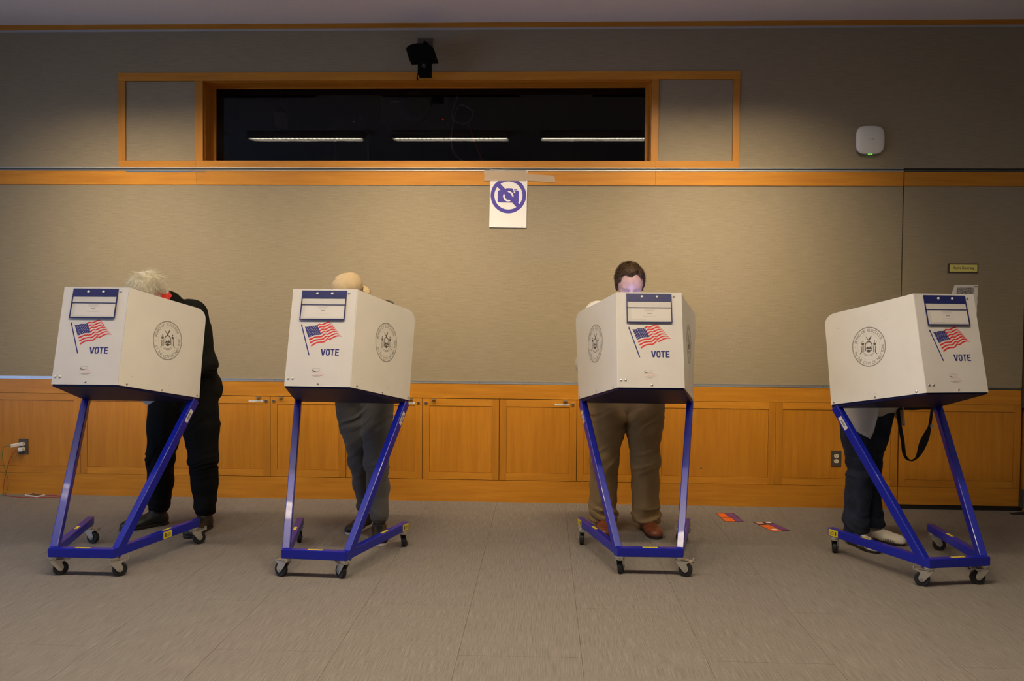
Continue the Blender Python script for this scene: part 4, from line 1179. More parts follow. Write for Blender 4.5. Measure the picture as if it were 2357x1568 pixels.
class SDF:
    """smooth union of tapered limbs and ellipsoids on a grid, meshed with surface nets"""
    def __init__(s):
        s.p = []
    def cap(s, a, b, r0, r1, k=0.03, flat=None, fs=1.0, sub=False):
        a, b = V(*a), V(*b); r = max(r0, r1)
        s.p.append(('c', a, b, r0, r1, k, None if flat is None else V(*flat) / np.linalg.norm(flat), fs, sub, np.minimum(a, b) - r - 0.05, np.maximum(a, b) + r + 0.05)); return s
    def ell(s, c, r, R=None, k=0.03, sub=False):
        c = V(*c); m = max(r); s.p.append(('e', c, V(*r), np.eye(3) if R is None else R, k, sub, c - m - 0.05, c + m + 0.05)); return s
    def cut(s, o, n):
        """keep the side where (p-o).n < 0"""
        s.p.append(('p', V(*o), V(*n) / np.linalg.norm(n))); return s
    def chain(s, pts, rs, k=0.03, flat=None, fs=1.0):
        for i in range(len(pts) - 1):
            s.cap(pts[i], pts[i + 1], rs[i], rs[i + 1], k, flat, fs)
        return s
    def build(s, res):
        lo = np.min([q[-2] for q in s.p if q[0] != 'p'], axis=0); hi = np.max([q[-1] for q in s.p if q[0] != 'p'], axis=0)
        n = np.ceil((hi - lo) / res).astype(int) + 2
        ax = [lo[i] + res * np.arange(n[i]) for i in range(3)]
        G = np.full(tuple(n), 0.2, np.float32)
        for q in s.p:
            if q[0] == 'p':
                d = (ax[0][:, None, None] - q[1][0]) * q[2][0] + (ax[1][None, :, None] - q[1][1]) * q[2][1] + (ax[2][None, None, :] - q[1][2]) * q[2][2]
                G = np.maximum(G, d.astype(np.float32)); continue
            i0 = np.maximum(0, np.floor((q[-2] - lo) / res).astype(int)); i1 = np.minimum(n, np.ceil((q[-1] - lo) / res).astype(int) + 1)
            sl = tuple(slice(i0[i], i1[i]) for i in range(3))
            X, Y, Z = np.meshgrid(*[ax[i][sl[i]] for i in range(3)], indexing='ij')
            if q[0] == 'c':
                _, a, b, r0, r1, k, fl, fs, sub = q[:9]
                ab = b - a; L2 = ab @ ab + 1e-12
                x, y, z = X - a[0], Y - a[1], Z - a[2]
                h = np.clip((x * ab[0] + y * ab[1] + z * ab[2]) / L2, 0, 1)
                x = x - h * ab[0]; y = y - h * ab[1]; z = z - h * ab[2]
                d2 = x * x + y * y + z * z
                if fl is not None:
                    t = x * fl[0] + y * fl[1] + z * fl[2]; d2 = d2 + (fs * fs - 1) * t * t
                d = np.sqrt(d2) - (r0 + (r1 - r0) * h)
            else:
                _, c, r, R, k, sub = q[:6]
                x, y, z = X - c[0], Y - c[1], Z - c[2]
                u = [(x * R[0, i] + y * R[1, i] + z * R[2, i]) / r[i] for i in range(3)]
                l = np.sqrt(u[0] ** 2 + u[1] ** 2 + u[2] ** 2) + 1e-9
                g = np.sqrt((u[0] / r[0]) ** 2 + (u[1] / r[1]) ** 2 + (u[2] / r[2]) ** 2) + 1e-9
                d = l * (l - 1) / g
            g0 = G[sl]
            if sub:
                d = -d; h = np.maximum(k - np.abs(d - g0), 0) / k
                G[sl] = np.maximum(d, g0) + h * h * k * 0.25
            else:
                h = np.maximum(k - np.abs(d - g0), 0) / k
                G[sl] = np.minimum(d, g0) - h * h * k * 0.25
        return surface_nets(G, lo, res)

def surface_nets(G, lo, res):
    ins = G < 0
    nx, ny, nz = G.shape
    c8 = [ins[a:nx - 1 + a, b:ny - 1 + b, c:nz - 1 + c] for a in (0, 1) for b in (0, 1) for c in (0, 1)]
    cnt = sum(c.astype(np.int8) for c in c8)
    act = (cnt > 0) & (cnt < 8)
    idx = np.full(act.shape, -1, np.int64)
    I = np.argwhere(act); idx[tuple(I.T)] = np.arange(len(I))
    acc = np.zeros((len(I), 3)); num = np.zeros(len(I))
    cor = [(a, b, c) for a in (0, 1) for b in (0, 1) for c in (0, 1)]
    val = {q: G[I[:, 0] + q[0], I[:, 1] + q[1], I[:, 2] + q[2]].astype(float) for q in cor}
    for q in cor:
        for ax_ in range(3):
            if q[ax_] == 0:
                w = list(q); w[ax_] = 1; w = tuple(w)
                a, b = val[q], val[w]; m = (a < 0) != (b < 0)
                t = np.where(m, a / np.where(m, a - b, 1), 0)
                for d in range(3):
                    acc[:, d] += np.where(m, q[d] + (t if d == ax_ else 0), 0)
                num += m
    P = lo + res * (I + acc / num[:, None])
    F = []
    for ax_ in range(3):
        o1, o2 = [d for d in range(3) if d != ax_]
        sh = list(G.shape); sh[ax_] -= 1
        s0 = [slice(None)] * 3; s1 = [slice(None)] * 3
        s0[ax_] = slice(0, -1); s1[ax_] = slice(1, None)
        a, b = ins[tuple(s0)], ins[tuple(s1)]
        e = np.argwhere(a != b)
        e = e[(e[:, o1] > 0) & (e[:, o2] > 0) & (e[:, o1] < G.shape[o1] - 1) & (e[:, o2] < G.shape[o2] - 1)]
        fl = a[tuple(e.T)]
        q = []
        for d1, d2 in ((0, 0), (1, 0), (1, 1), (0, 1)):
            k = e.copy(); k[:, o1] -= d1; k[:, o2] -= d2
            q.append(idx[tuple(k.T)])
        q = np.stack(q, 1)
        flip = fl if ax_ != 1 else ~fl
        q = np.where(flip[:, None], q, q[:, ::-1])
        F.append(q)
    F = np.concatenate(F)
    F = F[(F >= 0).all(1)]
    return P, F

def np_mesh(name, P, F, mat, smooth=True):
    me = bpy.data.meshes.new(name)
    me.vertices.add(len(P)); me.vertices.foreach_set('co', np.ascontiguousarray(P, np.float32).ravel())
    me.loops.add(F.size); me.loops.foreach_set('vertex_index', np.ascontiguousarray(F, np.int32).ravel())
    me.polygons.add(len(F)); me.polygons.foreach_set('loop_start', np.arange(0, F.size, F.shape[1], dtype=np.int32))
    me.update(calc_edges=True); me.validate()
    me.polygons.foreach_set('use_smooth', [smooth] * len(me.polygons))
    me.materials.append(MATS[mat])
    return me

def vert_normals(P, F):
    n = np.cross(P[F[:, 2]] - P[F[:, 0]], P[F[:, 3]] - P[F[:, 1]])
    N = np.zeros_like(P)
    for i in range(4):
        np.add.at(N, F[:, i], n)
    return N / (np.linalg.norm(N, axis=1, keepdims=True) + 1e-12)

def relax(P, F, it=2):
    for _ in range(it):
        A = np.zeros_like(P); c = np.zeros(len(P))
        for i in range(4):
            j = (i + 1) % 4
            np.add.at(A, F[:, i], P[F[:, j]]); np.add.at(c, F[:, i], 1)
            np.add.at(A, F[:, j], P[F[:, i]]); np.add.at(c, F[:, j], 1)
        P = 0.5 * P + 0.5 * A / np.maximum(c, 1)[:, None]
    return P

def sdf_obj(name, sdf, res, mat, parent, disp=None, it=1):
    P, F = sdf.build(res)
    P = relax(P, F, it)
    if disp is not None:
        N = vert_normals(P, F)
        P = P + N * disp(P, N)[:, None]
    o = V(*parent.location) if parent else V(0, 0, 0)
    return obj(name, np_mesh(name, P - o, F, mat), None, parent)

def unit(v):
    v = V(*v); return v / np.linalg.norm(v)
def head_frame(c, fwd, upv):
    f = unit(fwd); u = V(*upv); u = u - f * (u @ f); u = unit(u); r = np.cross(f, u)
    return V(*c), np.stack([r, f, u], 1)          # columns: right, forward, up

def head_prims(s, c, R, neck, sc=1.0):
    H = lambda x, y, z: c + R @ (V(x, y, z) * sc)
    e = lambda p, r, k=0.03, sub=False: s.ell(H(*p), tuple(q * sc for q in r), R, k, sub)
    e((0, -0.012, 0.032), (0.077, 0.097, 0.086)); e((0, 0.030, 0.020), (0.066, 0.066, 0.070), 0.03)
    e((0, 0.030, -0.045), (0.060, 0.064, 0.068)); e((0, 0.062, -0.092), (0.032, 0.026, 0.024), 0.03)
    e((0.034, 0.060, -0.030), (0.026, 0.024, 0.026)); e((-0.034, 0.060, -0.030), (0.026, 0.024, 0.026))
    e((0.032, 0.088, 0.006), (0.018, 0.014, 0.012), 0.015, True); e((-0.032, 0.088, 0.006), (0.018, 0.014, 0.012), 0.015, True)
    e((0.032, 0.076, 0.004), (0.0125, 0.0125, 0.0115), 0.004); e((-0.032, 0.076, 0.004), (0.0125, 0.0125, 0.0115), 0.004)
    s.cap(H(0.020, 0.088, 0.026), H(0.046, 0.078, 0.026), 0.009 * sc, 0.007 * sc, 0.012); s.cap(H(-0.020, 0.088, 0.026), H(-0.046, 0.078, 0.026), 0.009 * sc, 0.007 * sc, 0.012)
    s.cap(H(0, 0.092, 0.018), H(0, 0.112, -0.026), 0.009 * sc, 0.013 * sc, 0.012)
    e((0.012, 0.102, -0.030), (0.010, 0.011, 0.009), 0.008); e((-0.012, 0.102, -0.030), (0.010, 0.011, 0.009), 0.008)
    s.cap(H(-0.020, 0.088, -0.055), H(0.020, 0.088, -0.055), 0.007 * sc, 0.007 * sc, 0.010); s.cap(H(-0.016, 0.088, -0.067), H(0.016, 0.088, -0.067), 0.008 * sc, 0.008 * sc, 0.010)
    s.cap(H(-0.022, 0.099, -0.061), H(0.022, 0.099, -0.061), 0.0025 * sc, 0.0025 * sc, 0.003, sub=True)
    for sx in (-1, 1):
        e((sx * 0.079, -0.010, -0.004), (0.010, 0.021, 0.033), 0.010); e((sx * 0.086, -0.004, -0.002), (0.007, 0.012, 0.019), 0.008, True)
        e((sx * 0.076, 0.000, -0.030), (0.009, 0.010, 0.012), 0.010)
    s.cap(H(0, -0.030, -0.060), neck, 0.056 * sc, 0.060, 0.03)

def hand_prims(s, wrist, fwd, palm_n, side):
    """relaxed writing hand: palm, four bent fingers of different lengths, thumb from the side; side=+1: thumb towards +t"""
    f = unit(fwd); n = V(*palm_n); n = unit(n - f * (n @ f)); t = np.cross(n, f) * side
    w = V(*wrist)
    s.cap(w, w + f * 0.085, 0.027, 0.034, 0.02, n, 1.9)
    base = w + f * 0.090
    for i, (off, L_) in enumerate(((0.028, 0.070), (0.0095, 0.078), (-0.0095, 0.073), (-0.027, 0.058))):
        b = base + t * off - f * (0.002 * abs(i - 1))
        d1 = unit(f * 0.90 + n * 0.42); d2 = unit(f * 0.62 + n * 0.80); d3 = unit(f * 0.30 + n * 0.95)
        p1 = b + d1 * L_ * 0.45; p2 = p1 + d2 * L_ * 0.32; p3 = p2 + d3 * L_ * 0.25
        s.cap(b - f * 0.02, b, 0.0095, 0.0092, 0.008).cap(b, p1, 0.0092, 0.0086, 0.004).cap(p1, p2, 0.0086, 0.0080, 0.004).cap(p2, p3, 0.0080, 0.0070, 0.004)
    tb = w + f * 0.030 + t * 0.026
    t1 = tb + unit(f * 0.75 + t * 0.62 + n * 0.25) * 0.042; t2 = t1 + unit(f * 0.92 + t * 0.10 + n * 0.35) * 0.032; t3 = t2 + unit(f * 0.85 - t * 0.20 + n * 0.45) * 0.024
    s.cap(tb, t1, 0.015, 0.0115, 0.012).cap(t1, t2, 0.0110, 0.0100, 0.004).cap(t2, t3, 0.0098, 0.0080, 0.004)

def strands(name, pts, dirs, lens, grav, width, mat, parent, seed=1, curl=0.3, seg=4):
    rs = np.random.RandomState(seed)
    n = len(pts); m = MB(); vs = []; fs = []
    o0 = V(*parent.location)
    for i in range(n):
        p = pts[i].copy(); d = dirs[i] + rs.normal(0, curl, 3); d /= np.linalg.norm(d)
        sd = np.cross(d, rs.normal(0, 1, 3)); sd /= np.linalg.norm(sd) + 1e-9
        L_ = lens[i]; b0 = len(vs)
        for j in range(seg + 1):
            w = width * (1 - j / seg * 0.8)
            vs.append(p - sd * w - o0); vs.append(p + sd * w - o0)
            d = d + grav / seg + rs.normal(0, curl * 0.25, 3); d /= np.linalg.norm(d); p = p + d * L_ / seg
        for j in range(seg):
            a = b0 + 2 * j; fs.append((a, a + 1, a + 3, a + 2))
    o = obj(name, np_mesh(name, np.array(vs), np.array(fs), mat, True), None, parent)
    o['kind'] = 'stuff'
    return o

def scalp_points(c, R, sc, keep, n, seed, off=0.0):
    rs = np.random.RandomState(seed); P = []; N = []
    while len(P) < n:
        v = rs.normal(0, 1, 3); v /= np.linalg.norm(v)
        q = v * V(0.079, 0.099, 0.088) + V(0, -0.012, 0.032)
        if keep(v, q):
            P.append(c + R @ (q * sc + v * off)); N.append(R @ v)
    return np.array(P), np.array(N)

def shoe(parent, ankle, toe, L_, mat, solemat, high=0.0, wid=1.0, stitch=False, laces=None):
    """shoe with its heel under the ankle, pointing at toe"""
    d = V(toe[0] - ankle[0], toe[1] - ankle[1], 0); d /= np.linalg.norm(d); sd = V(-d[1], d[0], 0)
    hl = V(ankle[0], ankle[1], 0) - d * 0.065
    Q = lambda a, b, z: hl + d * a * L_ / 0.29 + sd * b * wid + V(0, 0, z)
    s = SDF()
    Rm = np.stack([sd, d, V(0, 0, 1)], 1)
    s.ell(Q(0.055, 0, 0.040), (0.037 * wid, 0.058, 0.046), Rm, 0.03)
    s.cap(Q(0.060, 0, 0.045), Q(0.060, 0, 0.088 + high), 0.038 * wid, 0.037 * wid, 0.02, d, 0.82)
    s.cap(Q(0.085, 0, 0.060), Q(0.165, 0, 0.040), 0.038 * wid, 0.036 * wid, 0.035)
    s.ell(Q(0.200, 0.002, 0.030), (0.047 * wid, 0.082, 0.036), Rm, 0.035)
    s.ell(Q(0.245, 0, 0.026), (0.040 * wid, 0.046, 0.028), Rm, 0.03)
    s.cut((0, 0, 0.014), (0, 0, -1)); s.cut((0, 0, 0.096 + high), (0, 0, 1))
    up_ = sdf_obj('shoe', s, 0.005, mat, parent)
    prof = [(0.0, 0.0), (0.005, 0.024), (0.04, 0.036), (0.09, 0.036), (0.14, 0.040), (0.19, 0.050), (0.23, 0.049), (0.265, 0.038), (0.288, 0.018), (0.293, 0.0)]
    pl = [(a, b) for a, b in prof] + [(a, -b * 0.95) for a, b in prof[-2:0:-1]]
    o0 = V(*parent.location)
    fr = (hl - o0, d * L_ / 0.29, sd * wid * 1.02, V(0, 0, 1))
    obj('sole', MB().prism(pl, fr, 0.0, 0.020), solemat, up_, bevel=0.004)
    if stitch:
        st = MB()
        for a, b in [(0.10 + k * 0.0115, None) for k in range(16)]:
            for sg in (-1, 1):
                bb = np.interp(a, [p[0] for p in prof], [p[1] for p in prof]) * sg
                base = Q(a, bb * 1.03 / 1.0, 0.021) - o0
                st.bar(base, base + V(0, 0, 0.014) - sd * sg * 0.004, d, 0.0032, 0.004)
        o = obj('welt_stitching', st, 'ink_dark', up_); o['kind'] = 'stuff'
    if laces:
        for k in range(4):
            p = Q(0.105 + 0.020 * k, 0, 0.094 - 0.010 * k) - o0
            obj('lace', MB().tube([p - sd * 0.022 - V(0, 0, 0.006), p + V(0, 0, 0.002), p + sd * 0.022 - V(0, 0, 0.006)], 0.0028, 6), laces, up_, smooth=True)
    return up_

def arms_hands(s, J, body=True, k=0.03):
    for sx in ('L', 'R'):
        s.cap(J['sh' + sx], J['el' + sx], 0.048, 0.038, k).cap(J['el' + sx], J['wr' + sx], 0.038, 0.026, k)

def make_person(J, label, cfg):
    base = (J['anL'][0] * .5 + J['anR'][0] * .5, J['anL'][1] * .5 + J['anR'][1] * .5, 0.0)
    root = thing('person', label, 'person', base)
    c, R = head_frame(J['head'], J['face'], J['hup'])
    sc = cfg.get('hsc', 1.0)
    pel, chest, neck = V(*J['pel']), V(*J['chest']), V(*J['neck'])
    mid = pel * 0.5 + chest * 0.5
    lat = unit(V(*J['shR']) - V(*J['shL']))
    ax = unit(chest - pel); front = np.cross(lat, ax)
    # --- continuous body
    s = SDF()
    w = cfg.get('w', 1.0)
    s.cap(pel - lat * 0.07, pel + lat * 0.07, 0.105 * w, 0.105 * w, 0.05).cap(pel, mid, 0.125 * w, 0.118 * w, 0.05, front, 1.25).cap(mid, chest, 0.12 * w, 0.135 * w, 0.05, front, 1.3)
    s.cap(V(*J['shL']) + lat * 0.04, V(*J['shR']) - lat * 0.04, 0.062, 0.062, 0.05).cap(chest, neck, 0.10, 0.055, 0.05)
    for sx in ('L', 'R'):
        s.cap(J['hip' + sx], J['kn' + sx], 0.078 * w, 0.052, 0.03).cap(J['kn' + sx], J['an' + sx], 0.050, 0.034, 0.03)
        an = V(*J['an' + sx]); to = V(*J['toe' + sx]); d = unit(V(to[0] - an[0], to[1] - an[1], 0))
        s.cap((an[0], an[1], 0.05), V(an[0], an[1], 0.045) + d * 0.12, 0.030, 0.024, 0.02)
    arms_hands(s, J)
    for sx, side in (('L', 1), ('R', -1)):
        wr, el = V(*J['wr' + sx]), V(*J['el' + sx])
        f = unit(unit(V(wr[0] - el[0], wr[1] - el[1], 0)) + V(0, -0.25, 0.22))
        hand_prims(s, wr, f, (0, 0, -1), side)
    head_prims(s, c, R, neck, sc)
    P, F = s.build(0.0062)
    P = relax(P, F, 1)
    obj('body', np_mesh('body', P - V(*base), F, cfg['skin']), None, root)
    # --- trousers
    t = SDF()
    tr = cfg['tr']
    t.cap(pel - lat * tr['hw'], pel + lat * tr['hw'], tr['pr'], tr['pr'], 0.05, front, tr.get('pf', 1.0))
    wz = pel + ax * 0.10
    t.cap(wz - lat * tr['hw'] * 0.9, wz + lat * tr['hw'] * 0.9, tr['pr'] * 0.98, tr['pr'] * 0.98, 0.05, front, tr.get('pf', 1.0))
    for sx in ('L', 'R'):
        hp, kn, an = V(*J['hip' + sx]), V(*J['kn' + sx]), V(*J['an' + sx])
        r = tr['r' + sx] if 'r' + sx in tr else tr['r']
        mid_th = hp * 0.5 + kn * 0.5; mid_sh = kn * 0.55 + an * 0.45 + V(0, 0.018, 0)
        hem = V(an[0], an[1], tr['hem'])
        t.chain([hp, mid_th, kn, mid_sh, hem], [r[0], r[1], r[2], r[3], r[4]], 0.024)
        t.cut((0, 0, tr['hem'] - 0.02), (0, 0, -1)) if sx == 'R' else None
    sd_ = cfg.get('seed', 1)
    def tdisp(P, N):
        z = P[:, 2]
        near = np.exp(-((z - tr['hem'] - 0.02) / 0.075) ** 2)
        kne = np.exp(-((z - 0.46) / 0.10) ** 2); cro = np.exp(-((z - 0.74) / 0.10) ** 2)
        W1 = vnoise(P * V(5, 5, 4) + sd_); W2 = vnoise(P * V(5, 5, 4) + sd_ + 31)
        # slanting ridges: thin in z, long around the leg, broken up by a slow noise
        q = np.stack([P[:, 0] * 6 + W1, P[:, 1] * 6 + W2, z * 34 + P[:, 0] * 9 + W1 * 3.0], 1)
        rid = 1 - 2 * np.abs(vnoise(q + 7 * sd_))
        q2 = np.stack([P[:, 0] * 7 - W2, P[:, 1] * 7, z * 24 - P[:, 0] * 14 + W2 * 3.0], 1)
        rid2 = 1 - 2 * np.abs(vnoise(q2 + 3 * sd_))
        lng = vnoise(np.stack([P[:, 0] * 17 + W1, P[:, 1] * 17 + W2, z * 3.0], 1) + 5 * sd_)
        d = tr.get('stack', 0.010) * near * rid + tr.get('kfold', 0.006) * kne * rid2 + tr.get('cfold', 0.006) * cro * rid2
        return d + 0.006 * lng + 0.0025 * vnoise(P * V(24, 24, 14) + 7)
    sdf_obj('trousers', t, 0.0075, tr['mat'], root, tdisp)
    # --- top
    g = SDF()
    tp = cfg['top']; gw = tp.get('w', 1.0)
    low = pel + ax * tp['hem']
    g.cap(low - lat * 0.085 * gw, low + lat * 0.085 * gw, tp['r0'], tp['r0'], 0.05, front, 1.05)
    g.cap(low, mid, tp['r0'] + 0.02, tp['r1'], 0.06, front, 1.15).cap(mid - lat * 0.05, chest - lat * 0.07, tp['r1'] * .85, tp['r2'] * .85, 0.05).cap(mid + lat * 0.05, chest + lat * 0.07, tp['r1'] * .85, tp['r2'] * .85, 0.05)
    g.cap(chest, neck, tp['r2'], 0.075, 0.06)
    g.cap(V(*J['shL']) + lat * 0.015, V(*J['shR']) - lat * 0.015, tp['sr'], tp['sr'], 0.06)
    for sx in ('L', 'R'):
        a = tp['ar']
        el, wr = V(*J['el' + sx]), V(*J['wr' + sx])
        g.cap(J['sh' + sx], el, a[0], a[1], 0.04).cap(el, wr - unit(wr - el) * 0.01, a[1], a[2], 0.03)
    hd = unit(V(*J['head']) - neck)
    g.cap(neck - hd * 0.02, neck + hd * tp.get('collar', 0.02), 0.070, 0.066, 0.02)
    g.cap(neck + hd * 0.0, neck + hd * 0.12, 0.052, 0.052, 0.008, sub=True)
    def gdisp(P, N):
        W1 = vnoise(P * V(6, 6, 5) + sd_ + 9)
        q = np.stack([P[:, 0] * 8 + W1, P[:, 1] * 8, P[:, 2] * 20 + P[:, 0] * 12 + W1 * 3], 1)
        return tp.get('fold', 0.006) * (1 - 2 * np.abs(vnoise(q + sd_))) * (0.6 + 0.4 * vnoise(P * 4.0 + 5)) + 0.003 * vnoise(P * 14.0 + 2.2 * sd_)
    sdf_obj('top_garment', g, 0.0075, tp['mat'], root, gdisp)
    # --- shoes
    sh = cfg['shoe']
    for sx in ('L', 'R'):
        shoe(root, J['an' + sx], J['toe' + sx], sh.get('L', 0.30), sh['mat'], sh['sole'], sh.get('high', 0.0), sh.get('w', 1.0), sh.get('stitch', False), sh.get('laces'))
    return root, c, R, sc

# ---- voter 1: white hair, black jacket and trousers, bent far over the first booth
J1 = dict(pel=(-2.345, -0.90, 0.93), chest=(-2.345, -1.015, 1.275), neck=(-2.370, -1.100, 1.475), head=(-2.447, -1.215, 1.530), face=(-0.35, -0.80, -0.62), hup=(-0.25, -0.55, 0.8),
          shL=(-2.545, -1.06, 1.38), shR=(-2.262, -0.985, 1.410), elL=(-2.600, -1.01, 1.10), elR=(-2.178, -0.985, 1.085), wrL=(-2.520, -1.300, 1.050), wrR=(-2.330, -1.310, 1.050),
          hipL=(-2.452, -0.90, 0.87), hipR=(-2.268, -0.90, 0.87), knL=(-2.500, -0.955, 0.47), knR=(-2.208, -0.975, 0.47), anL=(-2.560, -0.850, 0.09), anR=(-2.212, -0.925, 0.09), toeL=(-2.749, -1.035, 0), toeR=(-2.224, -1.15, 0))
p1, c, R, sc = make_person(J1, 'person with fluffy white hair in black jacket and trousers bending over the leftmost booth',
    dict(skin='skin_red', seed=1, tr=dict(mat='cloth_black', hw=0.066, pr=0.138, r=[0.125, 0.112, 0.086, 0.080, 0.060], hem=0.125, stack=0.010, kfold=0.007),
         top=dict(mat='cloth_jacket', hem=-0.02, r0=0.138, r1=0.150, r2=0.140, sr=0.092, ar=(0.080, 0.066, 0.045), collar=0.035), shoe=dict(mat='shoe_black', sole='shoe_black', L=0.31, high=0.035, w=1.1, laces='shoe_black')))
s = SDF()
H = lambda x, y, z: c + R @ V(x, y, z)
s.ell(H(0, -0.015, 0.040), (0.090, 0.108, 0.094), R, 0.03).ell(H(0, -0.070, -0.01), (0.078, 0.060, 0.075), R, 0.03)
s.ell(H(0, 0.100, -0.045), (0.080, 0.075, 0.095), R, 0.02, True).ell(H(0.098, 0.000, -0.028), (0.035, 0.040, 0.052), R, 0.015, True).ell(H(-0.098, 0.000, -0.028), (0.035, 0.040, 0.052), R, 0.015, True)
hair = sdf_obj('hair', s, 0.006, 'hair_white', p1, lambda P, N: 0.006 * vnoise(P * 40.0) + 0.006 * vnoise(P * V(90, 90, 25)))
pts, nr = scalp_points(c, R, 1.0, lambda v, q: not (v[1] > 0.55 and v[2] < 0.45) and v[2] > -0.55 and not (abs(v[0]) > 0.72 and v[2] < 0.05), 5600, 5, 0.010)
rs = np.random.RandomState(2)
crown = c + R @ V(0.0, -0.055, 0.125)
out_ = pts - crown; out_ /= np.linalg.norm(out_, axis=1, keepdims=True) + 1e-9
tan_ = out_ - nr * (out_ * nr).sum(1, keepdims=True); tan_ /= np.linalg.norm(tan_, axis=1, keepdims=True) + 1e-9
fly = (rs.rand(len(pts)) < 0.10)[:, None] * 0.55
strands('hair_strands', pts, tan_ + nr * (0.20 + fly), 0.035 + 0.030 * rs.rand(len(pts)), V(0, 0, -0.25), 0.0008, 'hair_white', p1, 3, 0.22)
# orange-red collar showing at the neck
nk = V(*J1['neck']); hd = unit(V(*J1['head']) - nk)
s = SDF(); s.cap(nk + hd * 0.03, nk + hd * 0.088, 0.071, 0.069, 0.02); s.cap(nk + hd * 0.09, nk + hd * 0.2, 0.058, 0.058, 0.005, sub=True)
sdf_obj('collar', s, 0.005, 'collar_red', p1)

# ---- voter 2: tan cap, dark olive top, charcoal joggers
J2 = dict(pel=(-1.165, -0.90, 0.93), chest=(-1.135, -1.01, 1.27), neck=(-1.150, -1.09, 1.462), head=(-1.205, -1.170, 1.540), face=(-0.30, -0.86, -0.45), hup=(-0.15, -0.45, 0.88),
          shL=(-1.325, -1.06, 1.375), shR=(-1.010, -1.00, 1.425), elL=(-1.400, -1.01, 1.11), elR=(-0.955, -0.985, 1.10), wrL=(-1.270, -1.310, 1.050), wrR=(-1.060, -1.300, 1.050),
          hipL=(-1.255, -0.885, 0.86), hipR=(-1.080, -0.93, 0.86), knL=(-1.195, -0.90, 0.47), knR=(-1.062, -1.02, 0.48), anL=(-1.180, -0.80, 0.09), anR=(-1.040, -1.035, 0.09), toeL=(-1.262, -1.06, 0), toeR=(-0.972, -1.300, 0))
p2, c, R, sc = make_person(J2, 'person in a tan cap and charcoal joggers at the second booth from the left',
    dict(skin='skin', seed=2, w=0.95, tr=dict(mat='cloth_charcoal', hw=0.075, pr=0.118, r=[0.108, 0.093, 0.072, 0.066, 0.047], hem=0.130, stack=0.012, kfold=0.010, cfold=0.010),
         top=dict(mat='cloth_olive', hem=0.06, r0=0.125, r1=0.132, r2=0.125, sr=0.086, ar=(0.074, 0.055, 0.042), collar=0.03), shoe=dict(mat='shoe_black', sole='sole_white', L=0.285, laces='cable_red')))
H = lambda x, y, z: c + R @ V(x, y, z)
s = SDF()
s.ell(H(0, -0.010, 0.044), (0.087, 0.106, 0.088), R, 0.02).ell(H(0, 0.030, 0.055), (0.078, 0.072, 0.072), R, 0.03); s.cut(H(0, 0, 0.020), R @ V(0, 0.10, -1.0))
cap = sdf_obj('cap', s, 0.005, 'cap_tan', p2, lambda P, N: 0.003 * vnoise(P * 18.0))
o0 = V(*p2.location)
mbb = MB(); n = 18; rows = []
for j in range(4):
    row = []
    for i in range(n + 1):
        a = math.radians(-78 + 156 * i / n)
        rr = 0.088 + 0.056 * j / 3 * math.cos(a * 0.9)
        x_, y_ = 0.96 * rr * math.sin(a), -0.012 - rr * math.cos(a)
        row.append(H(x_, y_, 0.016 - 0.10 * (x_ ** 2) / 0.02 * 0.30 * (0.4 + j / 3) - 0.030 * j / 3) - o0)
    rows.append(row)
vs = [p for r_ in rows for p in r_]; fs = []
for j in range(3):
    for i in range(n):
        a = j * (n + 1) + i; fs.append((a, a + 1, a + n + 2, a + n + 1))
br = obj('cap_brim', mbb.add(vs, fs), 'cap_tan', p2, smooth=True)
md = br.modifiers.new('thickness', 'SOLIDIFY'); md.thickness = 0.004
for k in range(6):
    az = math.radians(30 + 60 * k); path_ = []
    for i in range(11):
        el_ = math.radians(88 - 84 * i / 10)
        path_.append(H(0.0885 * math.cos(el_) * math.sin(az), -0.010 + 0.1075 * math.cos(el_) * math.cos(az), 0.044 + 0.0895 * math.sin(el_)) - o0)
    obj('cap_seam', MB().tube([p for p in path_ if ((R.T @ (p + o0 - c))[2] > 0.026)], 0.0022, 6), 'cap_tan', p2, smooth=True)
obj('cap_button', MB().lathe([(0.007, 0), (0.006, 0.004), (0.002, 0.005)], H(0, -0.010, 0.132) - o0, R @ V(0, 0, 1), 12), 'cap_tan', p2, smooth=True)
obj('cap_eyelet', MB().tube([H(0.03, 0.040, 0.123) - o0, H(0.034, 0.046, 0.121) - o0, H(0.040, 0.050, 0.118) - o0], 0.003, 6), 'ink_dark', p2)
s = SDF(); s.ell(H(0, -0.045, -0.005), (0.080, 0.062, 0.062), R, 0.02); s.ell(H(0, 0.06, -0.03), (0.09, 0.08, 0.09), R, 0.02, True)
sdf_obj('hair', s, 0.006, 'hair_dark', p2, lambda P, N: 0.003 * vnoise(P * 60.0))

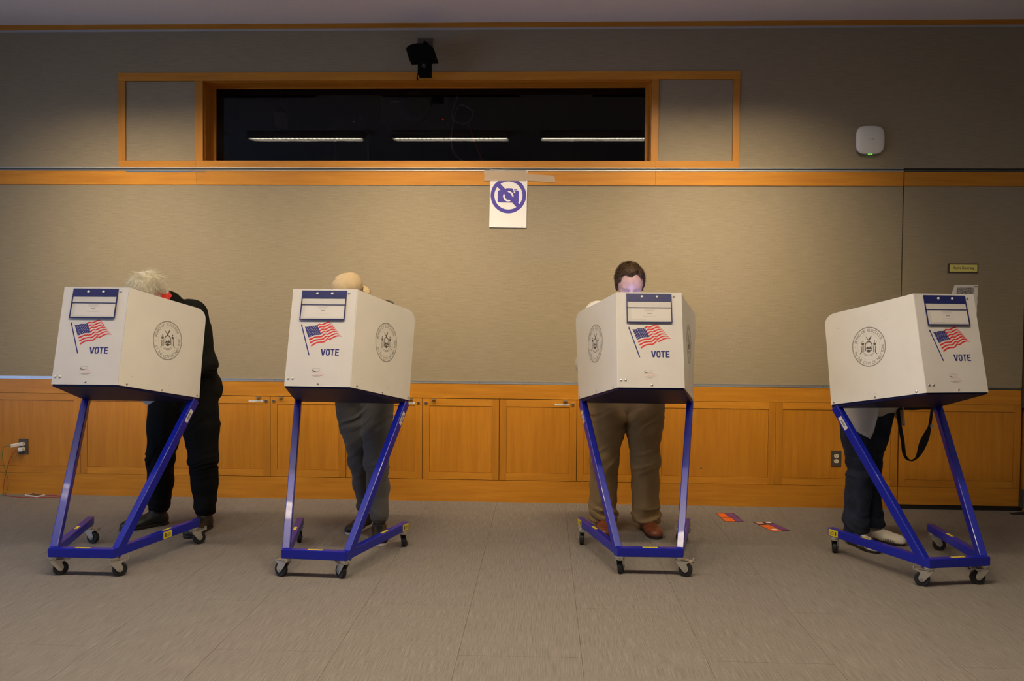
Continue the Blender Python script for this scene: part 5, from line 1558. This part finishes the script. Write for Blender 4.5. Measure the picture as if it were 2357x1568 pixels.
# ---- voter 3: brown hair, white shirt, khaki trousers
J3 = dict(pel=(0.540, -0.80, 0.93), chest=(0.535, -0.905, 1.275), neck=(0.530, -0.975, 1.490), head=(0.528, -1.055, 1.618), face=(0.03, -0.84, -0.55), hup=(0, -0.50, 0.85),
          shL=(0.335, -0.935, 1.425), shR=(0.735, -0.935, 1.425), elL=(0.270, -0.955, 1.110), elR=(0.815, -0.955, 1.110), wrL=(0.455, -1.200, 1.050), wrR=(0.665, -1.210, 1.050),
          hipL=(0.425, -0.80, 0.86), hipR=(0.660, -0.80, 0.86), knL=(0.404, -0.815, 0.48), knR=(0.668, -0.815, 0.48), anL=(0.402, -0.735, 0.09), anR=(0.690, -0.745, 0.09), toeL=(0.398, -0.960, 0), toeR=(0.735, -0.985, 0))
p3, c, R, sc = make_person(J3, 'person with short brown hair in white shirt and khaki trousers at the third booth',
    dict(skin='skin', seed=3, w=1.15, hsc=1.04, tr=dict(mat='cloth_khaki', hw=0.110, pr=0.150, pf=1.05, r=[0.134, 0.112, 0.088, 0.088, 0.090], hem=0.080, stack=0.017, kfold=0.009, cfold=0.012),
         top=dict(mat='cloth_white', hem=0.17, r0=0.165, r1=0.170, r2=0.150, sr=0.082, ar=(0.078, 0.062, 0.045), collar=0.045), shoe=dict(mat='leather_brown', sole='sole_dark', L=0.305, w=1.05)))
H = lambda x, y, z: c + R @ (V(x, y, z) * sc)
s = SDF()
q = lambda *r: tuple(v * sc for v in r)
s.ell(H(0, -0.014, 0.038), q(0.084, 0.105, 0.092), R, 0.02).ell(H(0, -0.058, -0.005), q(0.074, 0.060, 0.080), R, 0.02)
for sx in (-1, 1):
    s.cap(H(sx * 0.076, 0.022, 0.035), H(sx * 0.076, 0.016, -0.030), 0.014, 0.008, 0.015)
    s.ell(H(sx * 0.034, 0.098, 0.070), q(0.036, 0.050, 0.048), R, 0.012, True)      # receding temples
s.ell(H(0, 0.125, 0.030), q(0.078, 0.062, 0.066), R, 0.014, True)                    # forehead
s.ell(H(0, 0.110, -0.060), q(0.085, 0.095, 0.085), R, 0.014, True)                   # face
hair = sdf_obj('hair', s, 0.005, 'hair_brown', p3, lambda P, N: 0.004 * vnoise(P * V(60, 60, 30)) + 0.004 * vnoise(P * V(25, 120, 40)))
pts, nr = scalp_points(c, R, sc, lambda v, q_: v[2] > -0.1 and (v[1] < 0.50 or (abs(v[0]) < 0.22 and v[1] < 0.66 and v[2] > 0.6)) and not (v[1] > 0.3 and v[2] < 0.35 and abs(v[0]) < 0.8), 6500, 8, 0.006)
rs = np.random.RandomState(6)
fl_ = np.tile(R @ V(0.55, 0.80, 0.15), (len(pts), 1)); fl_ = fl_ - nr * (fl_ * nr).sum(1, keepdims=True); fl_ /= np.linalg.norm(fl_, axis=1, keepdims=True) + 1e-9
side_ = np.abs(((pts - c) @ R)[:, 0]) > 0.055 * sc
fl_[side_] = (R @ V(0, -0.5, -0.85)) - nr[side_] * ((nr[side_] @ (R @ V(0, -0.5, -0.85)))[:, None])
strands('hair_strands', pts, fl_ + nr * 0.16, 0.018 + 0.016 * rs.rand(len(pts)), V(0, 0, -0.1), 0.0008, 'hair_brown', p3, 4, 0.16)

# ---- voter 4: cream overshirt, dark jeans, white shoes, bent low behind the last booth
J4 = dict(pel=(2.055, -0.93, 0.91), chest=(2.100, -1.10, 1.17), neck=(2.120, -1.215, 1.310), head=(2.130, -1.310, 1.385), face=(0.10, -0.85, -0.55), hup=(0.05, -0.45, 0.88),
          shL=(1.930, -1.11, 1.265), shR=(2.290, -1.06, 1.265), elL=(1.945, -1.04, 1.02), elR=(2.245, -0.99, 1.03), wrL=(2.015, -1.270, 1.050), wrR=(2.200, -1.230, 1.050),
          hipL=(1.978, -0.95, 0.85), hipR=(2.118, -0.90, 0.85), knL=(1.995, -0.99, 0.48), knR=(2.058, -0.91, 0.48), anL=(1.958, -1.010, 0.09), anR=(2.105, -0.885, 0.09), toeL=(2.030, -1.225, 0), toeR=(2.262, -1.025, 0))
p4, c, R, sc = make_person(J4, 'person in cream overshirt, dark jeans and white shoes at the rightmost booth',
    dict(skin='skin', seed=4, w=0.9, tr=dict(mat='denim', hw=0.062, pr=0.112, r=[0.108, 0.098, 0.078, 0.076, 0.076], hem=0.105, stack=0.012, kfold=0.011),
         top=dict(mat='cloth_cream', hem=0.02, r0=0.125, r1=0.130, r2=0.115, sr=0.068, ar=(0.062, 0.052, 0.040), collar=0.03), shoe=dict(mat='leather_white', sole='sole_dark', L=0.270, w=0.98, stitch=True, laces='leather_white')))
H = lambda x, y, z: c + R @ V(x, y, z)
s = SDF(); s.ell(H(0, -0.018, 0.038), (0.086, 0.106, 0.092), R, 0.02).ell(H(0, -0.06, -0.02), (0.078, 0.060, 0.090), R, 0.02).ell(H(0, 0.11, -0.02), (0.085, 0.085, 0.10), R, 0.02, True)
sdf_obj('hair', s, 0.006, 'hair_dark', p4, lambda P, N: 0.004 * vnoise(P * 50.0))
# hanging shirt tails
def shirt_tail(name, cx, cy, rx, ry, a0, a1, z_top, hem, mat):
    """curved cloth around the hips, between angles a0..a1 (degrees, 0 = towards +x, -90 = towards the camera)"""
    mb = MB(); n, m = 18, 10; o0 = V(*p4.location); vs = []; fs = []
    for j in range(m + 1):
        for i in range(n + 1):
            t = i / n; a = math.radians(a0 + (a1 - a0) * t); v = j / m
            z = z_top + (hem(t) - z_top) * v
            fl = 1.0 + 0.10 * v + 0.022 * math.sin(t * 19 + 2 * v) * v
            vs.append(V(cx + rx * fl * math.cos(a), cy + ry * fl * math.sin(a), z) - o0)
    for j in range(m):
        for i in range(n):
            a = j * (n + 1) + i; fs.append((a, a + 1, a + n + 2, a + n + 1))
    o = obj(name, mb.add(vs, fs), mat, p4, smooth=True)
    md = o.modifiers.new('thickness', 'SOLIDIFY'); md.thickness = 0.003
    return o
shirt_tail('shirt_tail', 2.055, -0.935, 0.185, 0.150, -185, -88, 0.98, lambda t: 0.80 - 0.125 * min(1, max(0, (t - 0.1) / 0.75)) ** 1.1 if t < 0.86 else 0.675 + (t - 0.86) * 1.6, 'cloth_cream')
shirt_tail('shirt_tail', 2.070, -0.925, 0.180, 0.150, -42, 40, 0.98, lambda t: 0.745 + 0.30 * (t - 0.42) ** 2 + (0.10 if t < 0.08 else 0), 'cloth_cream')

# shoulder bag with a looping strap, beside voter 4
bag = thing('shoulder_bag', 'black shoulder bag with a dangling strap loop under the rightmost booth', 'bag', (2.340, -0.985, 0.86))
s = SDF(); s.cap((2.235, -0.97, 0.925), (2.435, -0.955, 0.925), 0.080, 0.075, 0.03, (0, 1, 0), 1.35).cap((2.225, -0.965, 1.04), (2.445, -0.95, 1.04), 0.060, 0.060, 0.05, (0, 1, 0), 1.3)
sdf_obj('bag_body', s, 0.006, 'nylon_black', bag, lambda P, N: 0.004 * vnoise(P * 16.0))
bo = V(*bag.location)
path = smooth_curve([(2.222, -0.99, 1.000), (2.205, -1.00, 0.930), (2.214, -1.00, 0.800), (2.240, -1.00, 0.660), (2.256, -1.00, 0.565), (2.296, -1.00, 0.534), (2.334, -1.00, 0.560), (2.366, -1.00, 0.640), (2.400, -1.00, 0.735), (2.414, -1.00, 0.830), (2.424, -0.995, 0.930), (2.428, -0.98, 0.990)], 66)
wd = []
for p in path:
    z, x_ = p[2], p[0]
    wd.append(0.026 if x_ < 2.25 else (0.014 + 0.044 * math.sin(math.pi * min(1, max(0, (z - 0.545) / 0.21))) if x_ > 2.30 and z < 0.755 else 0.020))
obj('strap', MB().ribbon([V(*p) - bo for p in path], wd, (1, 0.35, -0.25), 0.004), 'nylon_black', bag)
obj('strap_buckle', MB().box(2.404 - bo[0], 2.426 - bo[0], -0.010 - 0.998 - bo[1], 0.010 - 0.998 - bo[1], 0.745 - bo[2], 0.760 - bo[2]), 'steel', bag)
obj('strap_clip', MB().box(2.414 - bo[0], 2.436 - bo[0], -0.010 - 0.99 - bo[1], 0.010 - 0.99 - bo[1], 0.905 - bo[2], 0.925 - bo[2]), 'steel', bag)
obj('shoulder_strap', MB().ribbon([V(*p) - bo for p in smooth_curve([(2.240, -0.97, 1.06), (2.26, -0.96, 1.15), (2.275, -0.97, 1.27), (2.280, -1.02, 1.340), (2.285, -1.08, 1.336), (2.33, -1.08, 1.25), (2.385, -1.00, 1.15), (2.420, -0.96, 1.07)], 40)], [0.03] * 43, (0, 1, 0), 0.003) if False else MB().tube([V(*p) - bo for p in smooth_curve([(2.240, -0.97, 1.06), (2.26, -0.96, 1.15), (2.275, -0.97, 1.27), (2.280, -1.02, 1.340), (2.285, -1.08, 1.336), (2.33, -1.08, 1.25), (2.385, -1.00, 1.15), (2.420, -0.96, 1.07)], 40)], 0.008, 6), 'nylon_black', bag, smooth=True)

# sheet of paper poking out under the first booth's desk
pp = obj('ballot_sheet', MB().prism([(-0.11, 0.0), (0.10, 0.0), (0.10, 0.05), (0.03, 0.012), (-0.055, -0.036)][::-1], frame_at((0, 0, 0), (1, 0, 0), (0, 0, 1), (0, -1, 0)), 0, 0.0006), 'sticker_white', None, loc=(-2.375, -1.262, 0.884))
tag(pp, 'corner of a white sheet hanging under the leftmost booth desk', 'paper')
